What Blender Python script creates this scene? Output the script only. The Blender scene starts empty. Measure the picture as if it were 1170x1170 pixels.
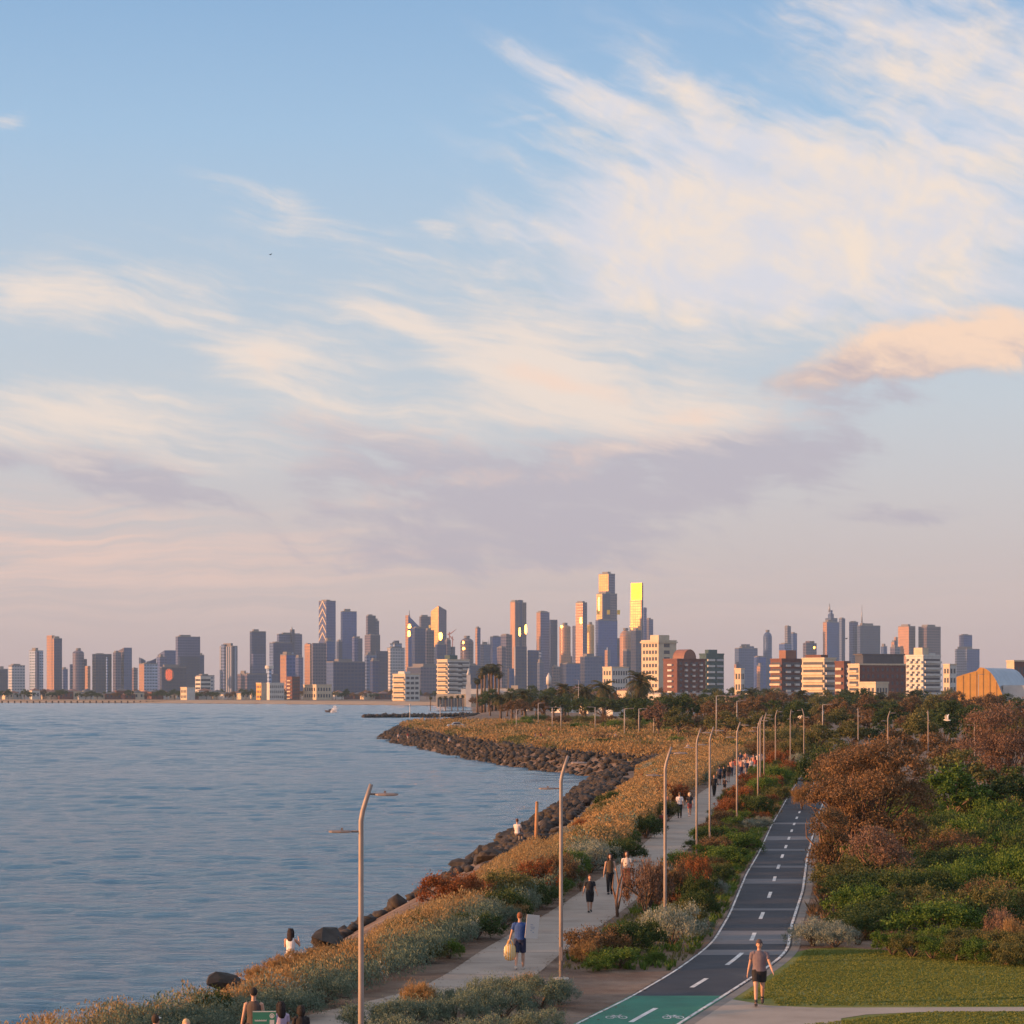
import bpy, bmesh, math, random
import numpy as np
from mathutils import Vector, Matrix

C = bpy.context.scene.collection
SC = bpy.context.scene
R = math.radians
ZC = 11.0            # height of the lookout above the sea
F = 3000.0           # focal length in units of photograph pixels (only used to measure the place)
HOR = 790.0
GZ = 2.5             # level of the foreshore above the sea

# ------------------------------------------------------------------ camera
cam = bpy.data.cameras.new('camera'); camo = bpy.data.objects.new('camera', cam); C.objects.link(camo)
camo.location = (0, 0, ZC); camo.rotation_euler = (R(90), 0, 0)
cam.sensor_width = 36; cam.lens = F/1170*36; cam.shift_y = (HOR-585)/1170
cam.clip_start = 0.5; cam.clip_end = 40000
SC.camera = camo
SC.render.resolution_x = SC.render.resolution_y = 1024

# ------------------------------------------------------------------ light
SUN_AZ, SUN_EL = -103.0, 7.0          # degrees from north (+Y), clockwise
sl = bpy.data.lights.new('sun', 'SUN'); so = bpy.data.objects.new('sun', sl); C.objects.link(so)
sdir = Vector((math.sin(R(SUN_AZ))*math.cos(R(SUN_EL)), math.cos(R(SUN_AZ))*math.cos(R(SUN_EL)), math.sin(R(SUN_EL))))
so.rotation_euler = (-sdir).to_track_quat('-Z', 'Y').to_euler()
sl.energy = 4.9; sl.angle = R(0.6); sl.color = (1.0, 0.47, 0.19)
SC.view_settings.view_transform = 'Standard'; SC.view_settings.look = 'None'
SC.view_settings.exposure = 0.56; SC.view_settings.gamma = 1.0; SC.view_settings.use_curve_mapping = False

# ------------------------------------------------------------------ sky
W = bpy.data.worlds.new('World'); SC.world = W; W.use_nodes = True
nt = W.node_tree; nt.nodes.clear()
class NB:
    """small helper that chains shader nodes"""
    def __init__(s, nt): s.nt = nt
    def n(s, t, **kw):
        nd = s.nt.nodes.new(t)
        for k, v in kw.items(): setattr(nd, k, v)
        return nd
    def l(s, a, b): s.nt.links.new(a, b)
    def setin(s, sock, v):
        if hasattr(v, 'is_output'): s.l(v, sock)
        else: sock.default_value = v
    def m(s, op, a, b=0.0, c=0.0, clamp=False):
        nd = s.n('ShaderNodeMath', operation=op, use_clamp=clamp)
        s.setin(nd.inputs[0], a); s.setin(nd.inputs[1], b)
        if op in ('MULTIPLY_ADD', 'WRAP', 'SMOOTH_MIN', 'COMPARE'): s.setin(nd.inputs[2], c)
        return nd.outputs[0]
    def mix(s, f, a, b, bt='MIX'):
        nd = s.n('ShaderNodeMix', data_type='RGBA', blend_type=bt)
        s.setin(nd.inputs['Factor'], f); s.setin(nd.inputs[6], a); s.setin(nd.inputs[7], b)
        return nd.outputs[2]
    def noise(s, vec, scale, detail=4, rough=0.55, dist=0.0):
        nd = s.n('ShaderNodeTexNoise')
        if vec is not None: s.l(vec, nd.inputs['Vector'])
        nd.inputs['Scale'].default_value = scale; nd.inputs['Detail'].default_value = detail
        nd.inputs['Roughness'].default_value = rough; nd.inputs['Distortion'].default_value = dist
        return nd.outputs[0]
    def ramp(s, f, pts, interp='LINEAR'):
        nd = s.n('ShaderNodeValToRGB'); cr = nd.color_ramp; cr.interpolation = interp
        while len(cr.elements) < len(pts): cr.elements.new(0.5)
        for e, (p, c) in zip(cr.elements, pts):
            e.position = p; e.color = (*c, 1) if len(c) == 3 else c
        s.l(f, nd.inputs[0]); return nd.outputs[0]
    def rng(s, v, a, b, c=0.0, d=1.0, smooth=True):
        nd = s.n('ShaderNodeMapRange', interpolation_type='SMOOTHSTEP' if smooth else 'LINEAR')
        s.setin(nd.inputs[0], v)
        for i, q in enumerate((a, b, c, d)): nd.inputs[i+1].default_value = q
        return nd.outputs[0]
    def mapping(s, vec, loc=(0, 0, 0), rot=0, scale=(1, 1, 1), kind='TEXTURE'):
        nd = s.n('ShaderNodeMapping', vector_type=kind)
        s.l(vec, nd.inputs[0]); nd.inputs[1].default_value = loc
        nd.inputs[2].default_value = (0, 0, rot); nd.inputs[3].default_value = scale
        return nd.outputs[0]
B = NB(nt)
tc = B.n('ShaderNodeTexCoord').outputs['Generated']
sp = B.n('ShaderNodeSeparateXYZ'); B.l(tc, sp.inputs[0])
az = B.m('MULTIPLY', B.m('ARCTAN2', sp.outputs[0], sp.outputs[1]), 57.2958)     # azimuth in degrees
el = B.m('MULTIPLY', B.m('ARCSINE', sp.outputs[2]), 57.2958)                    # elevation in degrees
cb = B.n('ShaderNodeCombineXYZ'); B.l(az, cb.inputs[0]); B.l(el, cb.inputs[1])
P = cb.outputs[0]
sky = B.n('ShaderNodeTexSky', sky_type='NISHITA'); sky.sun_disc = False
sky.sun_elevation = R(SUN_EL); sky.sun_rotation = R(SUN_AZ); sky.altitude = 10
sky.air_density = 1.0; sky.dust_density = 0.6; sky.ozone_density = 2.0
bg0 = B.n('ShaderNodeBackground'); B.l(sky.outputs[0], bg0.inputs[0]); bg0.inputs[1].default_value = 0.15
def blob(ax, ex, rx, ry, rot=0.0, inner=0.15):
    v = B.mapping(P, (ax, ex, 0), R(rot), (rx, ry, 1))
    ln = B.n('ShaderNodeVectorMath', operation='LENGTH'); B.l(v, ln.inputs[0])
    return B.rng(ln.outputs['Value'], 1.0, inner)
def px(x, y): return ((x-585)/52.5, (790-y)/52.5)      # measured on the photograph -> degrees
def bl(x, y, rx, ry, rot=0, inner=0.15):
    a, e = px(x, y); return blob(a, e, rx/52.5, ry/52.5, rot, inner)
def addm(*a):
    o = a[0]
    for q in a[1:]: o = B.m('ADD', o, q)
    return o
def scl(a, k): return B.m('MULTIPLY', a, k)
# streaky ice cloud: noise drawn out along the wind
warp = B.n('ShaderNodeTexNoise'); B.l(P, warp.inputs['Vector']); warp.inputs['Scale'].default_value = 0.35; warp.inputs['Detail'].default_value = 3
wv = B.n('ShaderNodeVectorMath', operation='MULTIPLY_ADD'); B.l(warp.outputs['Color'], wv.inputs[0]); wv.inputs[1].default_value = (1.5, 0.9, 0); B.l(P, wv.inputs[2])
PW = wv.outputs[0]
def streak(rot, lx, ly, detail=7, rough=0.58, off=0.0):
    v = B.mapping(PW, (off, off*0.7, 0), R(rot), (lx, ly, 1))
    return B.noise(v, 1.0, detail, rough, 0.08)
s1 = streak(-24, 5.0, 0.9)
s2 = streak(-8, 4.0, 0.7, off=7.3)
s3 = streak(4, 7.0, 0.55, off=3.1)
puff = B.noise(PW, 0.7, 8, 0.6, 0.3)
s4 = streak(1, 6.0, 0.22, off=11.0)
fine = B.noise(B.mapping(PW, (3, 1, 0), R(-14), (1.7, 0.75, 1)), 1.0, 9, 0.62, 0.3)
# masks of where the cloud stands
m_top = addm(scl(bl(900, 245, 480, 170, -10, 0.0), 1.15), scl(bl(1080, 80, 360, 130, -22, 0.0), 0.95), scl(bl(650, 108, 170, 30, -29, 0.0), 1.0),
             scl(bl(1110, 250, 330, 250, 0, 0.0), 0.7), scl(bl(820, 330, 220, 100, -10, 0.0), 0.7), scl(bl(590, 146, 60, 7, 8), 0.25), scl(bl(780, 130, 220, 120, -40, 0), 0.45), scl(bl(720, 300, 340, 130, -6, 0), 0.7))
s5 = streak(-25, 2.6, 0.40, 8, 0.62, off=5.2)
d_top = B.m('MULTIPLY', B.rng(addm(scl(m_top, 0.34), scl(s1, 0.5), scl(s5, 0.50), scl(fine, 0.55)), 0.76, 1.24), B.m('MULTIPLY', m_top, 2.6, clamp=True))
m_mid = addm(scl(bl(330, 250, 190, 40, -18, 0), 0.7), scl(bl(90, 350, 210, 62, -4, 0), 1.1), scl(bl(455, 368, 105, 24, -18, 0), 1.0),
             scl(bl(310, 415, 170, 70, -14, 0), 1.0), scl(bl(610, 430, 160, 60, -16, 0), 1.25), scl(bl(60, 470, 230, 60, 0, 0), 1.0), scl(bl(130, 520, 330, 60, 0, 0), 0.6),
             scl(bl(510, 265, 60, 16, -15, 0), 0.6), scl(bl(0, 165, 80, 22, 20, 0), 0.6), scl(bl(790, 470, 230, 66, -4, 0), 0.9), scl(bl(560, 330, 230, 80, -15, 0), 0.5), scl(bl(700, 390, 450, 70, 0, 0), 0.6), scl(bl(500, 480, 560, 80, 0, 0), 0.65), scl(bl(300, 330, 400, 90, -10, 0), 0.4))
s6 = streak(-10, 2.6, 0.26, 8, 0.6, off=9.1)
d_mid = B.m('MULTIPLY', B.rng(addm(scl(m_mid, 0.36), scl(s2, 0.42), scl(s6, 0.62), scl(fine, 0.45)), 0.78, 1.26), B.m('MULTIPLY', m_mid, 2.6, clamp=True))
m_pch = addm(scl(bl(600, 428, 90, 30, -14, 0.0), 1.0), scl(bl(690, 450, 110, 30, -6, 0.0), 0.9), scl(bl(790, 480, 110, 22, 4, 0.0), 0.7), scl(bl(560, 500, 150, 24, 4, 0), 0.5), scl(bl(300, 410, 90, 40, -20, 0), 0.5), scl(bl(560, 545, 280, 30, 2, 0), 0.75), scl(bl(720, 512, 190, 24, 4, 0), 0.8), scl(bl(420, 575, 190, 20, 0, 0), 0.7), scl(bl(850, 440, 110, 20, 4, 0), 0.6), scl(bl(160, 590, 260, 24, 0, 0), 0.6))
d_pch = B.m('MULTIPLY', B.rng(addm(scl(m_pch, 0.42), scl(puff, 0.5), scl(fine, 0.6)), 0.70, 1.14), B.m('MULTIPLY', m_pch, 2.6, clamp=True))
m_grey = addm(scl(bl(640, 560, 500, 115, 3, 0.0), 1.35), scl(bl(880, 515, 210, 56, 6, 0.0), 1.1), scl(bl(140, 545, 200, 56, -14, 0), 1.4),
              scl(bl(1040, 592, 140, 24, 2, 0), 0.9), scl(bl(1000, 452, 260, 36, 4, 0), 0.8), scl(bl(380, 495, 230, 56, -10, 0), 0.8), scl(bl(0, 530, 70, 24, -6, 0), 0.8), scl(bl(590, 640, 500, 60, 0, 0), 0.6))
d_grey = B.m('MULTIPLY', B.rng(addm(scl(m_grey, 0.34), scl(s2, 0.35), scl(fine, 0.85), scl(s6, 0.45)), 0.93, 1.22), B.m('MULTIPLY', m_grey, 2.6, clamp=True))
m_heap = addm(scl(bl(1115, 398, 190, 62, 6, 0.1), 1.5), scl(bl(950, 430, 210, 42, 9, 0.0), 1.25), scl(bl(1010, 388, 110, 34, 6, 0.0), 0.8))
d_heap = B.rng(addm(scl(m_heap, 0.42), scl(puff, 0.55), scl(fine, 0.6)), 0.74, 1.12)
band = addm(scl(bl(120, 650, 760, 95, 0, 0.0), 1.0), scl(bl(0, 600, 330, 64, 0, 0), 0.6), scl(bl(900, 680, 500, 60, 0, 0), 0.3))
d_band = B.m('MULTIPLY', band, B.rng(B.m('ADD', scl(s3, 0.5), scl(s4, 0.5)), 0.40, 0.62), clamp=True)
# thin veil that thickens toward the horizon
veilc = B.ramp(B.rng(el, 0.0, 60.0, 0, 1, False), [(0.0, (0.43, 0.31, 0.31)), (0.035, (0.47, 0.375, 0.37)), (0.07, (0.45, 0.415, 0.435)), (0.105, (0.42, 0.45, 0.50)), (0.15, (0.36, 0.43, 0.52)), (0.20, (0.27, 0.40, 0.56)), (0.26, (0.175, 0.315, 0.52)), (0.42, (0.19, 0.29, 0.45)), (0.62, (0.38, 0.38, 0.42)), (1.0, (0.50, 0.46, 0.45))])  # stops above the frame brightened to lift ambient light on the ground
veila = B.ramp(B.rng(el, 0.0, 60.0, 0, 1, False), [(0.0, (0.95,)*3), (0.12, (0.85,)*3), (0.25, (0.75,)*3), (1.0, (0.85,)*3)])
cc, aa = veilc, B.m('MULTIPLY', veila, 1.0)
def layer(d, col, k=1.0):
    global cc, aa
    d = B.m('MULTIPLY', d, k, clamp=True)
    cc = B.mix(d, cc, col)
    aa = B.m('SUBTRACT', 1.0, B.m('MULTIPLY', B.m('SUBTRACT', 1.0, aa), B.m('SUBTRACT', 1.0, d)))
glow = B.n('ShaderNodeVectorMath', operation='LENGTH'); B.l(B.mapping(P, (SUN_AZ, 4.0, 0), 0, (58, 34, 1)), glow.inputs[0])
gw = B.rng(glow.outputs['Value'], 1.0, 0.05)
layer(d_band, (0.66, 0.46, 0.385, 1), 0.85)
layer(d_grey, (0.34, 0.31, 0.365, 1), 0.75)
layer(d_mid, (0.66, 0.55, 0.47, 1), 0.85)
layer(d_pch, (0.69, 0.50, 0.40, 1), 0.85)
warmth = B.rng(B.m('ADD', scl(puff, 0.6), scl(s1, 0.4)), 0.38, 0.66)
layer(d_top, B.mix(warmth, (0.52, 0.51, 0.55, 1), (0.70, 0.565, 0.45, 1)), 0.88)
hv = B.rng(B.m('ADD', el, B.m('MULTIPLY', B.m('SUBTRACT', fine, 0.5), 3.0)), 6.3, 7.6, 0, 1)
layer(d_heap, B.mix(hv, (0.37, 0.31, 0.335, 1), (0.70, 0.50, 0.37, 1)), 0.95)
layer(gw, (1.75, 0.92, 0.45, 1), 0.9)        # sunset glow added out of frame at left, to lift the ambient light
bg1 = B.n('ShaderNodeBackground'); B.l(cc, bg1.inputs[0]); bg1.inputs[1].default_value = 1.0
mx = B.n('ShaderNodeMixShader'); B.l(aa, mx.inputs[0]); B.l(bg0.outputs[0], mx.inputs[1]); B.l(bg1.outputs[0], mx.inputs[2])
ow = B.n('ShaderNodeOutputWorld'); B.l(mx.outputs[0], ow.inputs[0])
W.cycles.sampling_method = 'MANUAL'; W.cycles.sample_map_resolution = 512
# ------------------------------------------------------------------ helpers
def tag(o, label=None, cat=None, group=None, kind=None):
    if label: o['label'] = label
    if cat: o['category'] = cat
    if group: o['group'] = group
    if kind: o['kind'] = kind
    return o
def empty(name, loc=(0, 0, 0), rz=0.0, label=None, cat=None, group=None):
    o = bpy.data.objects.new(name, None); C.objects.link(o); o.empty_display_size = 0.3
    o.location = loc; o.rotation_euler = (0, 0, rz)
    return tag(o, label, cat, group)
def link(name, me, parent=None, loc=None):
    o = bpy.data.objects.new(name, me); C.objects.link(o)
    if parent: o.parent = parent
    if loc is not None: o.location = loc
    return o
def copy_tree(o, parent=None):
    c = o.copy(); C.objects.link(c)
    if parent: c.parent = parent
    for ch in o.children: copy_tree(ch, c)
    return c
class MB:
    """collects faces of one part"""
    def __init__(s): s.v = []; s.f = []; s.uv = []; s.mi = []; s.sm = []
    def quad(s, pts, uv=None, mi=0, sm=False):
        i = len(s.v); s.v += [tuple(p) for p in pts]; s.f.append(tuple(range(i, i+len(pts))))
        s.uv.append(uv if uv else [(0, 0)]*len(pts)); s.mi.append(mi); s.sm.append(sm)
    def box(s, x0, x1, y0, y1, z0, z1, mi=0, uo=0.0):
        w, d = x1-x0, y1-y0
        def side(a, b, u0, u1): s.quad([(*a, z0), (*b, z0), (*b, z1), (*a, z1)], [(u0, z0), (u1, z0), (u1, z1), (u0, z1)], mi)
        side((x0, y0), (x1, y0), uo, uo+w); side((x1, y0), (x1, y1), uo+w, uo+w+d)
        side((x1, y1), (x0, y1), uo+w+d, uo+2*w+d); side((x0, y1), (x0, y0), uo-d, uo)
        s.quad([(x0, y0, z1), (x1, y0, z1), (x1, y1, z1), (x0, y1, z1)], None, mi)
        s.quad([(x0, y1, z0), (x1, y1, z0), (x1, y0, z0), (x0, y0, z0)], None, mi)
    def prism(s, pts, z0, z1, mi=0, top=None, cap=True):
        """pts counter-clockwise; z1 may be a list of heights per point"""
        n = len(pts); zt = z1 if isinstance(z1, (list, tuple)) else [z1]*n
        tp = top if top else pts; u = 0
        for i in range(n):
            j = (i+1) % n; a, b = pts[i], pts[j]; L = math.hypot(b[0]-a[0], b[1]-a[1])
            s.quad([(*a, z0), (*b, z0), (*tp[j], zt[j]), (*tp[i], zt[i])], [(u, z0), (u+L, z0), (u+L, zt[j]), (u, zt[i])], mi); u += L
        if cap:
            s.quad([(*tp[i], zt[i]) for i in range(n)], None, mi); s.quad([(*pts[i], z0) for i in reversed(range(n))], None, mi)
    def tube(s, pts, rad, n=6, mi=0, cap=True, sm=True):
        rings = []; N = len(pts); pts = [Vector(p) for p in pts]
        ref = Vector((0.13, 0.97, 0.21))
        for i, p in enumerate(pts):
            t = (pts[min(i+1, N-1)]-pts[max(i-1, 0)])
            if t.length < 1e-9: t = Vector((0, 0, 1))
            t.normalize(); a = t.cross(ref)
            if a.length < 0.05: a = t.cross(Vector((1, 0, 0)))
            a.normalize(); b = t.cross(a)
            r = rad[i] if isinstance(rad, (list, tuple)) else rad
            ra, rb = r if isinstance(r, tuple) else (r, r)
            rings.append([p+a*math.cos(2*math.pi*k/n)*ra+b*math.sin(2*math.pi*k/n)*rb for k in range(n)])
        base = len(s.v)
        for rg in rings: s.v += [tuple(q) for q in rg]
        for i in range(N-1):
            for k in range(n):
                s.f.append((base+i*n+k, base+i*n+(k+1) % n, base+(i+1)*n+(k+1) % n, base+(i+1)*n+k)); s.uv.append([(0, 0)]*4); s.mi.append(mi); s.sm.append(sm)
        if cap:
            s.f.append(tuple(base+k for k in reversed(range(n)))); s.f.append(tuple(base+(N-1)*n+k for k in range(n)))
            for _ in range(2): s.uv.append([(0, 0)]*n); s.mi.append(mi); s.sm.append(False)
    def ball(s, c, rx, ry, rz, nu=10, nv=7, mi=0, fn=None):
        base = len(s.v)
        for j in range(nv+1):
            th = math.pi*j/nv
            for i in range(nu):
                ph = 2*math.pi*i/nu
                d = Vector((math.sin(th)*math.cos(ph), math.sin(th)*math.sin(ph), math.cos(th)))
                k = fn(d) if fn else 1.0
                s.v.append((c[0]+rx*d.x*k, c[1]+ry*d.y*k, c[2]+rz*d.z*k))
        for j in range(nv):
            for i in range(nu):
                s.f.append((base+j*nu+i, base+(j+1)*nu+i, base+(j+1)*nu+(i+1) % nu, base+j*nu+(i+1) % nu)); s.uv.append([(0, 0)]*4); s.mi.append(mi); s.sm.append(True)
    def mesh(s, name, mats):
        me = bpy.data.meshes.new(name); me.from_pydata(s.v, [], s.f)
        for m in (mats if isinstance(mats, (list, tuple)) else [mats]): me.materials.append(m)
        ul = me.uv_layers.new(name='UVMap')
        flat = [c for fuv in s.uv for p in fuv for c in p]
        ul.data.foreach_set('uv', flat)
        me.polygons.foreach_set('material_index', s.mi); me.polygons.foreach_set('use_smooth', s.sm)
        me.update(); return me
    def build(s, name, mats, parent=None, loc=None): return link(name, s.mesh(name, mats), parent, loc)
def np_mesh(name, verts, faces, mat, smooth=False):
    """verts (n,3), faces (m,k) numpy"""
    me = bpy.data.meshes.new(name); m, k = faces.shape
    me.vertices.add(len(verts)); me.vertices.foreach_set('co', np.asarray(verts, np.float32).ravel())
    me.loops.add(m*k); me.loops.foreach_set('vertex_index', faces.astype(np.int32).ravel())
    me.polygons.add(m); me.polygons.foreach_set('loop_start', np.arange(m, dtype=np.int32)*k)
    me.polygons.foreach_set('loop_total', np.full(m, k, np.int32))
    if smooth: me.polygons.foreach_set('use_smooth', np.ones(m, bool))
    me.materials.append(mat); me.update(calc_edges=True); me.validate(); return me
# ------------------------------------------------------------------ materials
def new_mat(name):
    m = bpy.data.materials.new(name); m.use_nodes = True; t = m.node_tree
    return m, NB(t), t.nodes['Principled BSDF']
def plain(name, col, rough=0.7, metal=0.0, spread=0.12, scale=3.0, bump=0.0):
    m, b, p = new_mat(name)
    o = b.n('ShaderNodeTexCoord').outputs['Object']
    nz = b.noise(o, scale, 5, 0.6)
    lo = tuple(c*(1-spread) for c in col)+(1,); hi = tuple(min(1, c*(1+spread)) for c in col)+(1,)
    b.l(b.mix(b.rng(nz, 0.3, 0.7), lo, hi), p.inputs['Base Color'])
    p.inputs['Roughness'].default_value = rough; p.inputs['Metallic'].default_value = metal
    if bump:
        bp = b.n('ShaderNodeBump'); bp.inputs['Strength'].default_value = bump; b.l(b.noise(o, scale*6, 4), bp.inputs['Height']); b.l(bp.outputs[0], p.inputs['Normal'])
    return m
def leafmat(name, c1, c2, c3=None, trans=0.25, rough=0.6):
    """c1..c3 vary from leaf to leaf and from plant to plant"""
    m, b, p = new_mat(name)
    g = b.n('ShaderNodeNewGeometry'); oi = b.n('ShaderNodeObjectInfo')
    f = b.m('ADD', b.m('MULTIPLY', g.outputs['Random Per Island'], 0.65), b.m('MULTIPLY', oi.outputs['Random'], 0.35))
    pts = [(0.1, c1), (0.6, c2), (0.95, c3 or c2)]
    col = b.ramp(f, pts)
    b.l(col, p.inputs['Base Color']); p.inputs['Roughness'].default_value = rough
    p.inputs['Specular IOR Level'].default_value = 0.25
    tr = b.n('ShaderNodeBsdfTranslucent'); b.l(col, tr.inputs[0])
    ms = b.n('ShaderNodeMixShader'); ms.inputs[0].default_value = trans
    out = m.node_tree.nodes['Material Output']
    b.l(p.outputs[0], ms.inputs[1]); b.l(tr.outputs[0], ms.inputs[2]); b.l(ms.outputs[0], out.inputs[0])
    return m
def world_noise_mat(name, cols, scale, rough=0.85, bump=0.3, bscale=20, detail=8, stretch=None):
    m, b, p = new_mat(name)
    o = b.n('ShaderNodeNewGeometry').outputs['Position']
    if stretch: o = b.mapping(o, (0, 0, 0), stretch[0], stretch[1])
    f = b.noise(o, scale, detail, 0.65)
    b.l(b.ramp(f, cols), p.inputs['Base Color']); p.inputs['Roughness'].default_value = rough
    p.inputs['Specular IOR Level'].default_value = 0.3
    bp = b.n('ShaderNodeBump'); bp.inputs['Strength'].default_value = bump; bp.inputs['Distance'].default_value = 0.05
    b.l(b.noise(o, bscale, 4), bp.inputs['Height']); b.l(bp.outputs[0], p.inputs['Normal'])
    return m
MT = {}
MT['earth'] = world_noise_mat('earth', [(0.28, (0.075, 0.045, 0.030)), (0.42, (0.14, 0.092, 0.066)), (0.55, (0.21, 0.155, 0.12)), (0.72, (0.30, 0.24, 0.195))], 0.45, bump=0.9, detail=11)
MT['lawn'] = world_noise_mat('lawn', [(0.28, (0.085, 0.125, 0.022)), (0.45, (0.15, 0.185, 0.035)), (0.6, (0.22, 0.22, 0.055)), (0.75, (0.31, 0.26, 0.10))], 0.3, bump=1.0, bscale=35, stretch=(0.1, (2.2, 0.9, 1)))
MT['concrete'] = world_noise_mat('concrete', [(0.25, (0.25, 0.21, 0.18)), (0.45, (0.35, 0.30, 0.26)), (0.75, (0.45, 0.39, 0.34))], 0.45, bump=0.2, detail=10)
MT['kerb'] = world_noise_mat('weathered_kerb', [(0.3, (0.17, 0.155, 0.145)), (0.7, (0.27, 0.245, 0.225))], 0.8)
MT['asphalt'] = world_noise_mat('asphalt', [(0.25, (0.025, 0.029, 0.040)), (0.45, (0.038, 0.043, 0.057)), (0.6, (0.050, 0.054, 0.068)), (0.8, (0.10, 0.098, 0.10))], 0.55, detail=10, rough=0.75, bump=0.25, bscale=60)
MT['joint'] = plain('path_joint', (0.13, 0.11, 0.10), 0.9)
MT['patch'] = world_noise_mat('sunlit_asphalt', [(0.3, (0.13, 0.135, 0.155)), (0.7, (0.19, 0.19, 0.205))], 0.5, rough=0.75, bump=0.25, bscale=60)  # paler asphalt colour stands for low sun on the road
MT['greenpaint'] = world_noise_mat('green_road_paint', [(0.35, (0.012, 0.14, 0.085)), (0.65, (0.02, 0.20, 0.125))], 0.8, rough=0.6, bump=0.2, bscale=60)
MT['whitepaint'] = world_noise_mat('white_road_paint', [(0.22, (0.22, 0.22, 0.23)), (0.42, (0.55, 0.55, 0.55)), (0.6, (0.78, 0.78, 0.78))], 2.2, detail=10, rough=0.6, bump=0.1)
MT['sand'] = world_noise_mat('beach_sand', [(0.3, (0.36, 0.24, 0.15)), (0.7, (0.50, 0.36, 0.25))], 0.05, bump=0.3)
MT['rock'] = plain('basalt', (0.030, 0.024, 0.022), 0.75, spread=0.6, scale=1.8, bump=0.8)

# ------------------------------------------------------------------ coast
COAST = [(-60, -80), (-45, 0), (-28, 40), (-19, 60), (-15.2, 68), (-13, 76), (-11.3, 84), (-9.7, 94), (-8.6, 104), (-7.6, 115), (-6, 130), (-4.2, 148), (-2.5, 169), (0.34, 206), (4.5, 244), (6.7, 287), (10.5, 318),
         (13.3, 332), (10.5, 343), (8.4, 350), (3.05, 367), (-6.3, 423), (-13.3, 471), (-20, 524), (-28.5, 589), (-31.5, 625), (-32, 660), (-29, 720), (-23, 830), (-20, 930), (-19, 1060), (-19, 1270), (-30, 1833),
         (-57, 2000), (-80, 2065), (-216, 2276), (-354, 2444), (-495, 2538), (-900, 2760), (-2950, 3000)]
cp = np.array(COAST, float)
poly = np.vstack([cp, [(-2950, 9700), (2990, 9700), (2990, -80)]])
def inside(x, y):
    r = np.zeros(x.shape, bool); n = len(poly); j = n-1
    for i in range(n):
        xi, yi = poly[i]; xj, yj = poly[j]
        c = ((yi > y) != (yj > y)) & (x < (xj-xi)*(y-yi)/(yj-yi+1e-12)+xi)
        r ^= c; j = i
    return r
def coast_dist(x, y):
    d = np.full(x.shape, 1e9)
    for (a, b) in zip(cp[:-1], cp[1:]):
        e = b-a; L = (e**2).sum(); t = np.clip(((x-a[0])*e[0]+(y-a[1])*e[1])/L, 0, 1)
        d = np.minimum(d, np.hypot(x-a[0]-t*e[0], y-a[1]-t*e[1]))
    return np.where(inside(x, y), d, -d)
def ground_z(x, y):
    x = np.asarray(x, float); y = np.asarray(y, float)
    d = coast_dist(x, y)
    w = np.clip(4.5+np.clip(y-900, 0, 1e9)*0.02, 4.5, 40)       # the far shore is a flat beach
    z = np.interp(d/w, [-1.0, -0.2, 0, 0.25, 0.75, 1.0, 1.4], [-1.6, -0.6, 0.0, 0.75, 1.9, 2.3, GZ])
    return z
def gz(x, y): return float(ground_z(np.array([x]), np.array([y]))[0])
ys = [-70.0]
while ys[-1] < 9600: ys.append(ys[-1]+max(0.9, (ys[-1]+60)*0.018 if ys[-1] > 0 else 6))
ys = np.array(ys)
us = np.concatenate([np.linspace(-1.6, -0.27, 14), np.arange(-0.26, 0.2601, 0.0034), np.linspace(0.27, 1.6, 14)])
gy, gu = np.meshgrid(ys, us, indexing='ij')
gx = np.clip(gu*(gy+72), -2900+gu*20, 2900+gu*20)
gzv = ground_z(gx, gy)
nr, ncol = gx.shape
idx = np.arange(nr*ncol).reshape(nr, ncol)
fc = np.stack([idx[:-1, :-1], idx[:-1, 1:], idx[1:, 1:], idx[1:, :-1]], -1).reshape(-1, 4)
link('ground', np_mesh('ground', np.stack([gx, gy, gzv], -1).reshape(-1, 3), fc, MT['earth'], True))['kind'] = 'structure'

WAVE = 0.032
# sea: one sheet with wind ripples
m, b, p = new_mat('sea_water'); MT['sea'] = m
pos = b.n('ShaderNodeNewGeometry').outputs['Position']
p.inputs['Base Color'].default_value = (0.032, 0.125, 0.225, 1); p.inputs['Roughness'].default_value = 0.1; p.inputs['IOR'].default_value = 1.333
n1 = b.noise(b.mapping(pos, (0, 0, 0), 0.12, (1.1, 0.55, 1)), 1.0, 6, 0.66, 0.4)
bp = b.n('ShaderNodeBump'); bp.inputs['Distance'].default_value = 0.36; bp.inputs['Strength'].default_value = 0.8; b.l(n1, bp.inputs['Height']); b.l(bp.outputs[0], p.inputs['Normal'])
wy = [40.0]
while wy[-1] < 3100: wy.append(wy[-1]+max(0.36, min(3.0, 0.0015*wy[-1]+0.10)))
wy = np.array(wy); wu = np.concatenate([np.linspace(-1.0, -0.27, 12), np.arange(-0.26, 0.075, 0.0034), np.linspace(0.08, 0.2, 4)])
sy_, su_ = np.meshgrid(wy, wu, indexing='ij'); sx_ = su_*(sy_+10)
dyr = np.gradient(wy)[:, None]; rw = np.random.default_rng(21); szv = np.zeros_like(sx_)
gustf = 0.75+0.5*(0.5+0.5*np.sin(sx_/37+2*np.sin(sy_/61))*np.sin(sy_/23+1.5*np.sin(sx_/50)))
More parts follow.
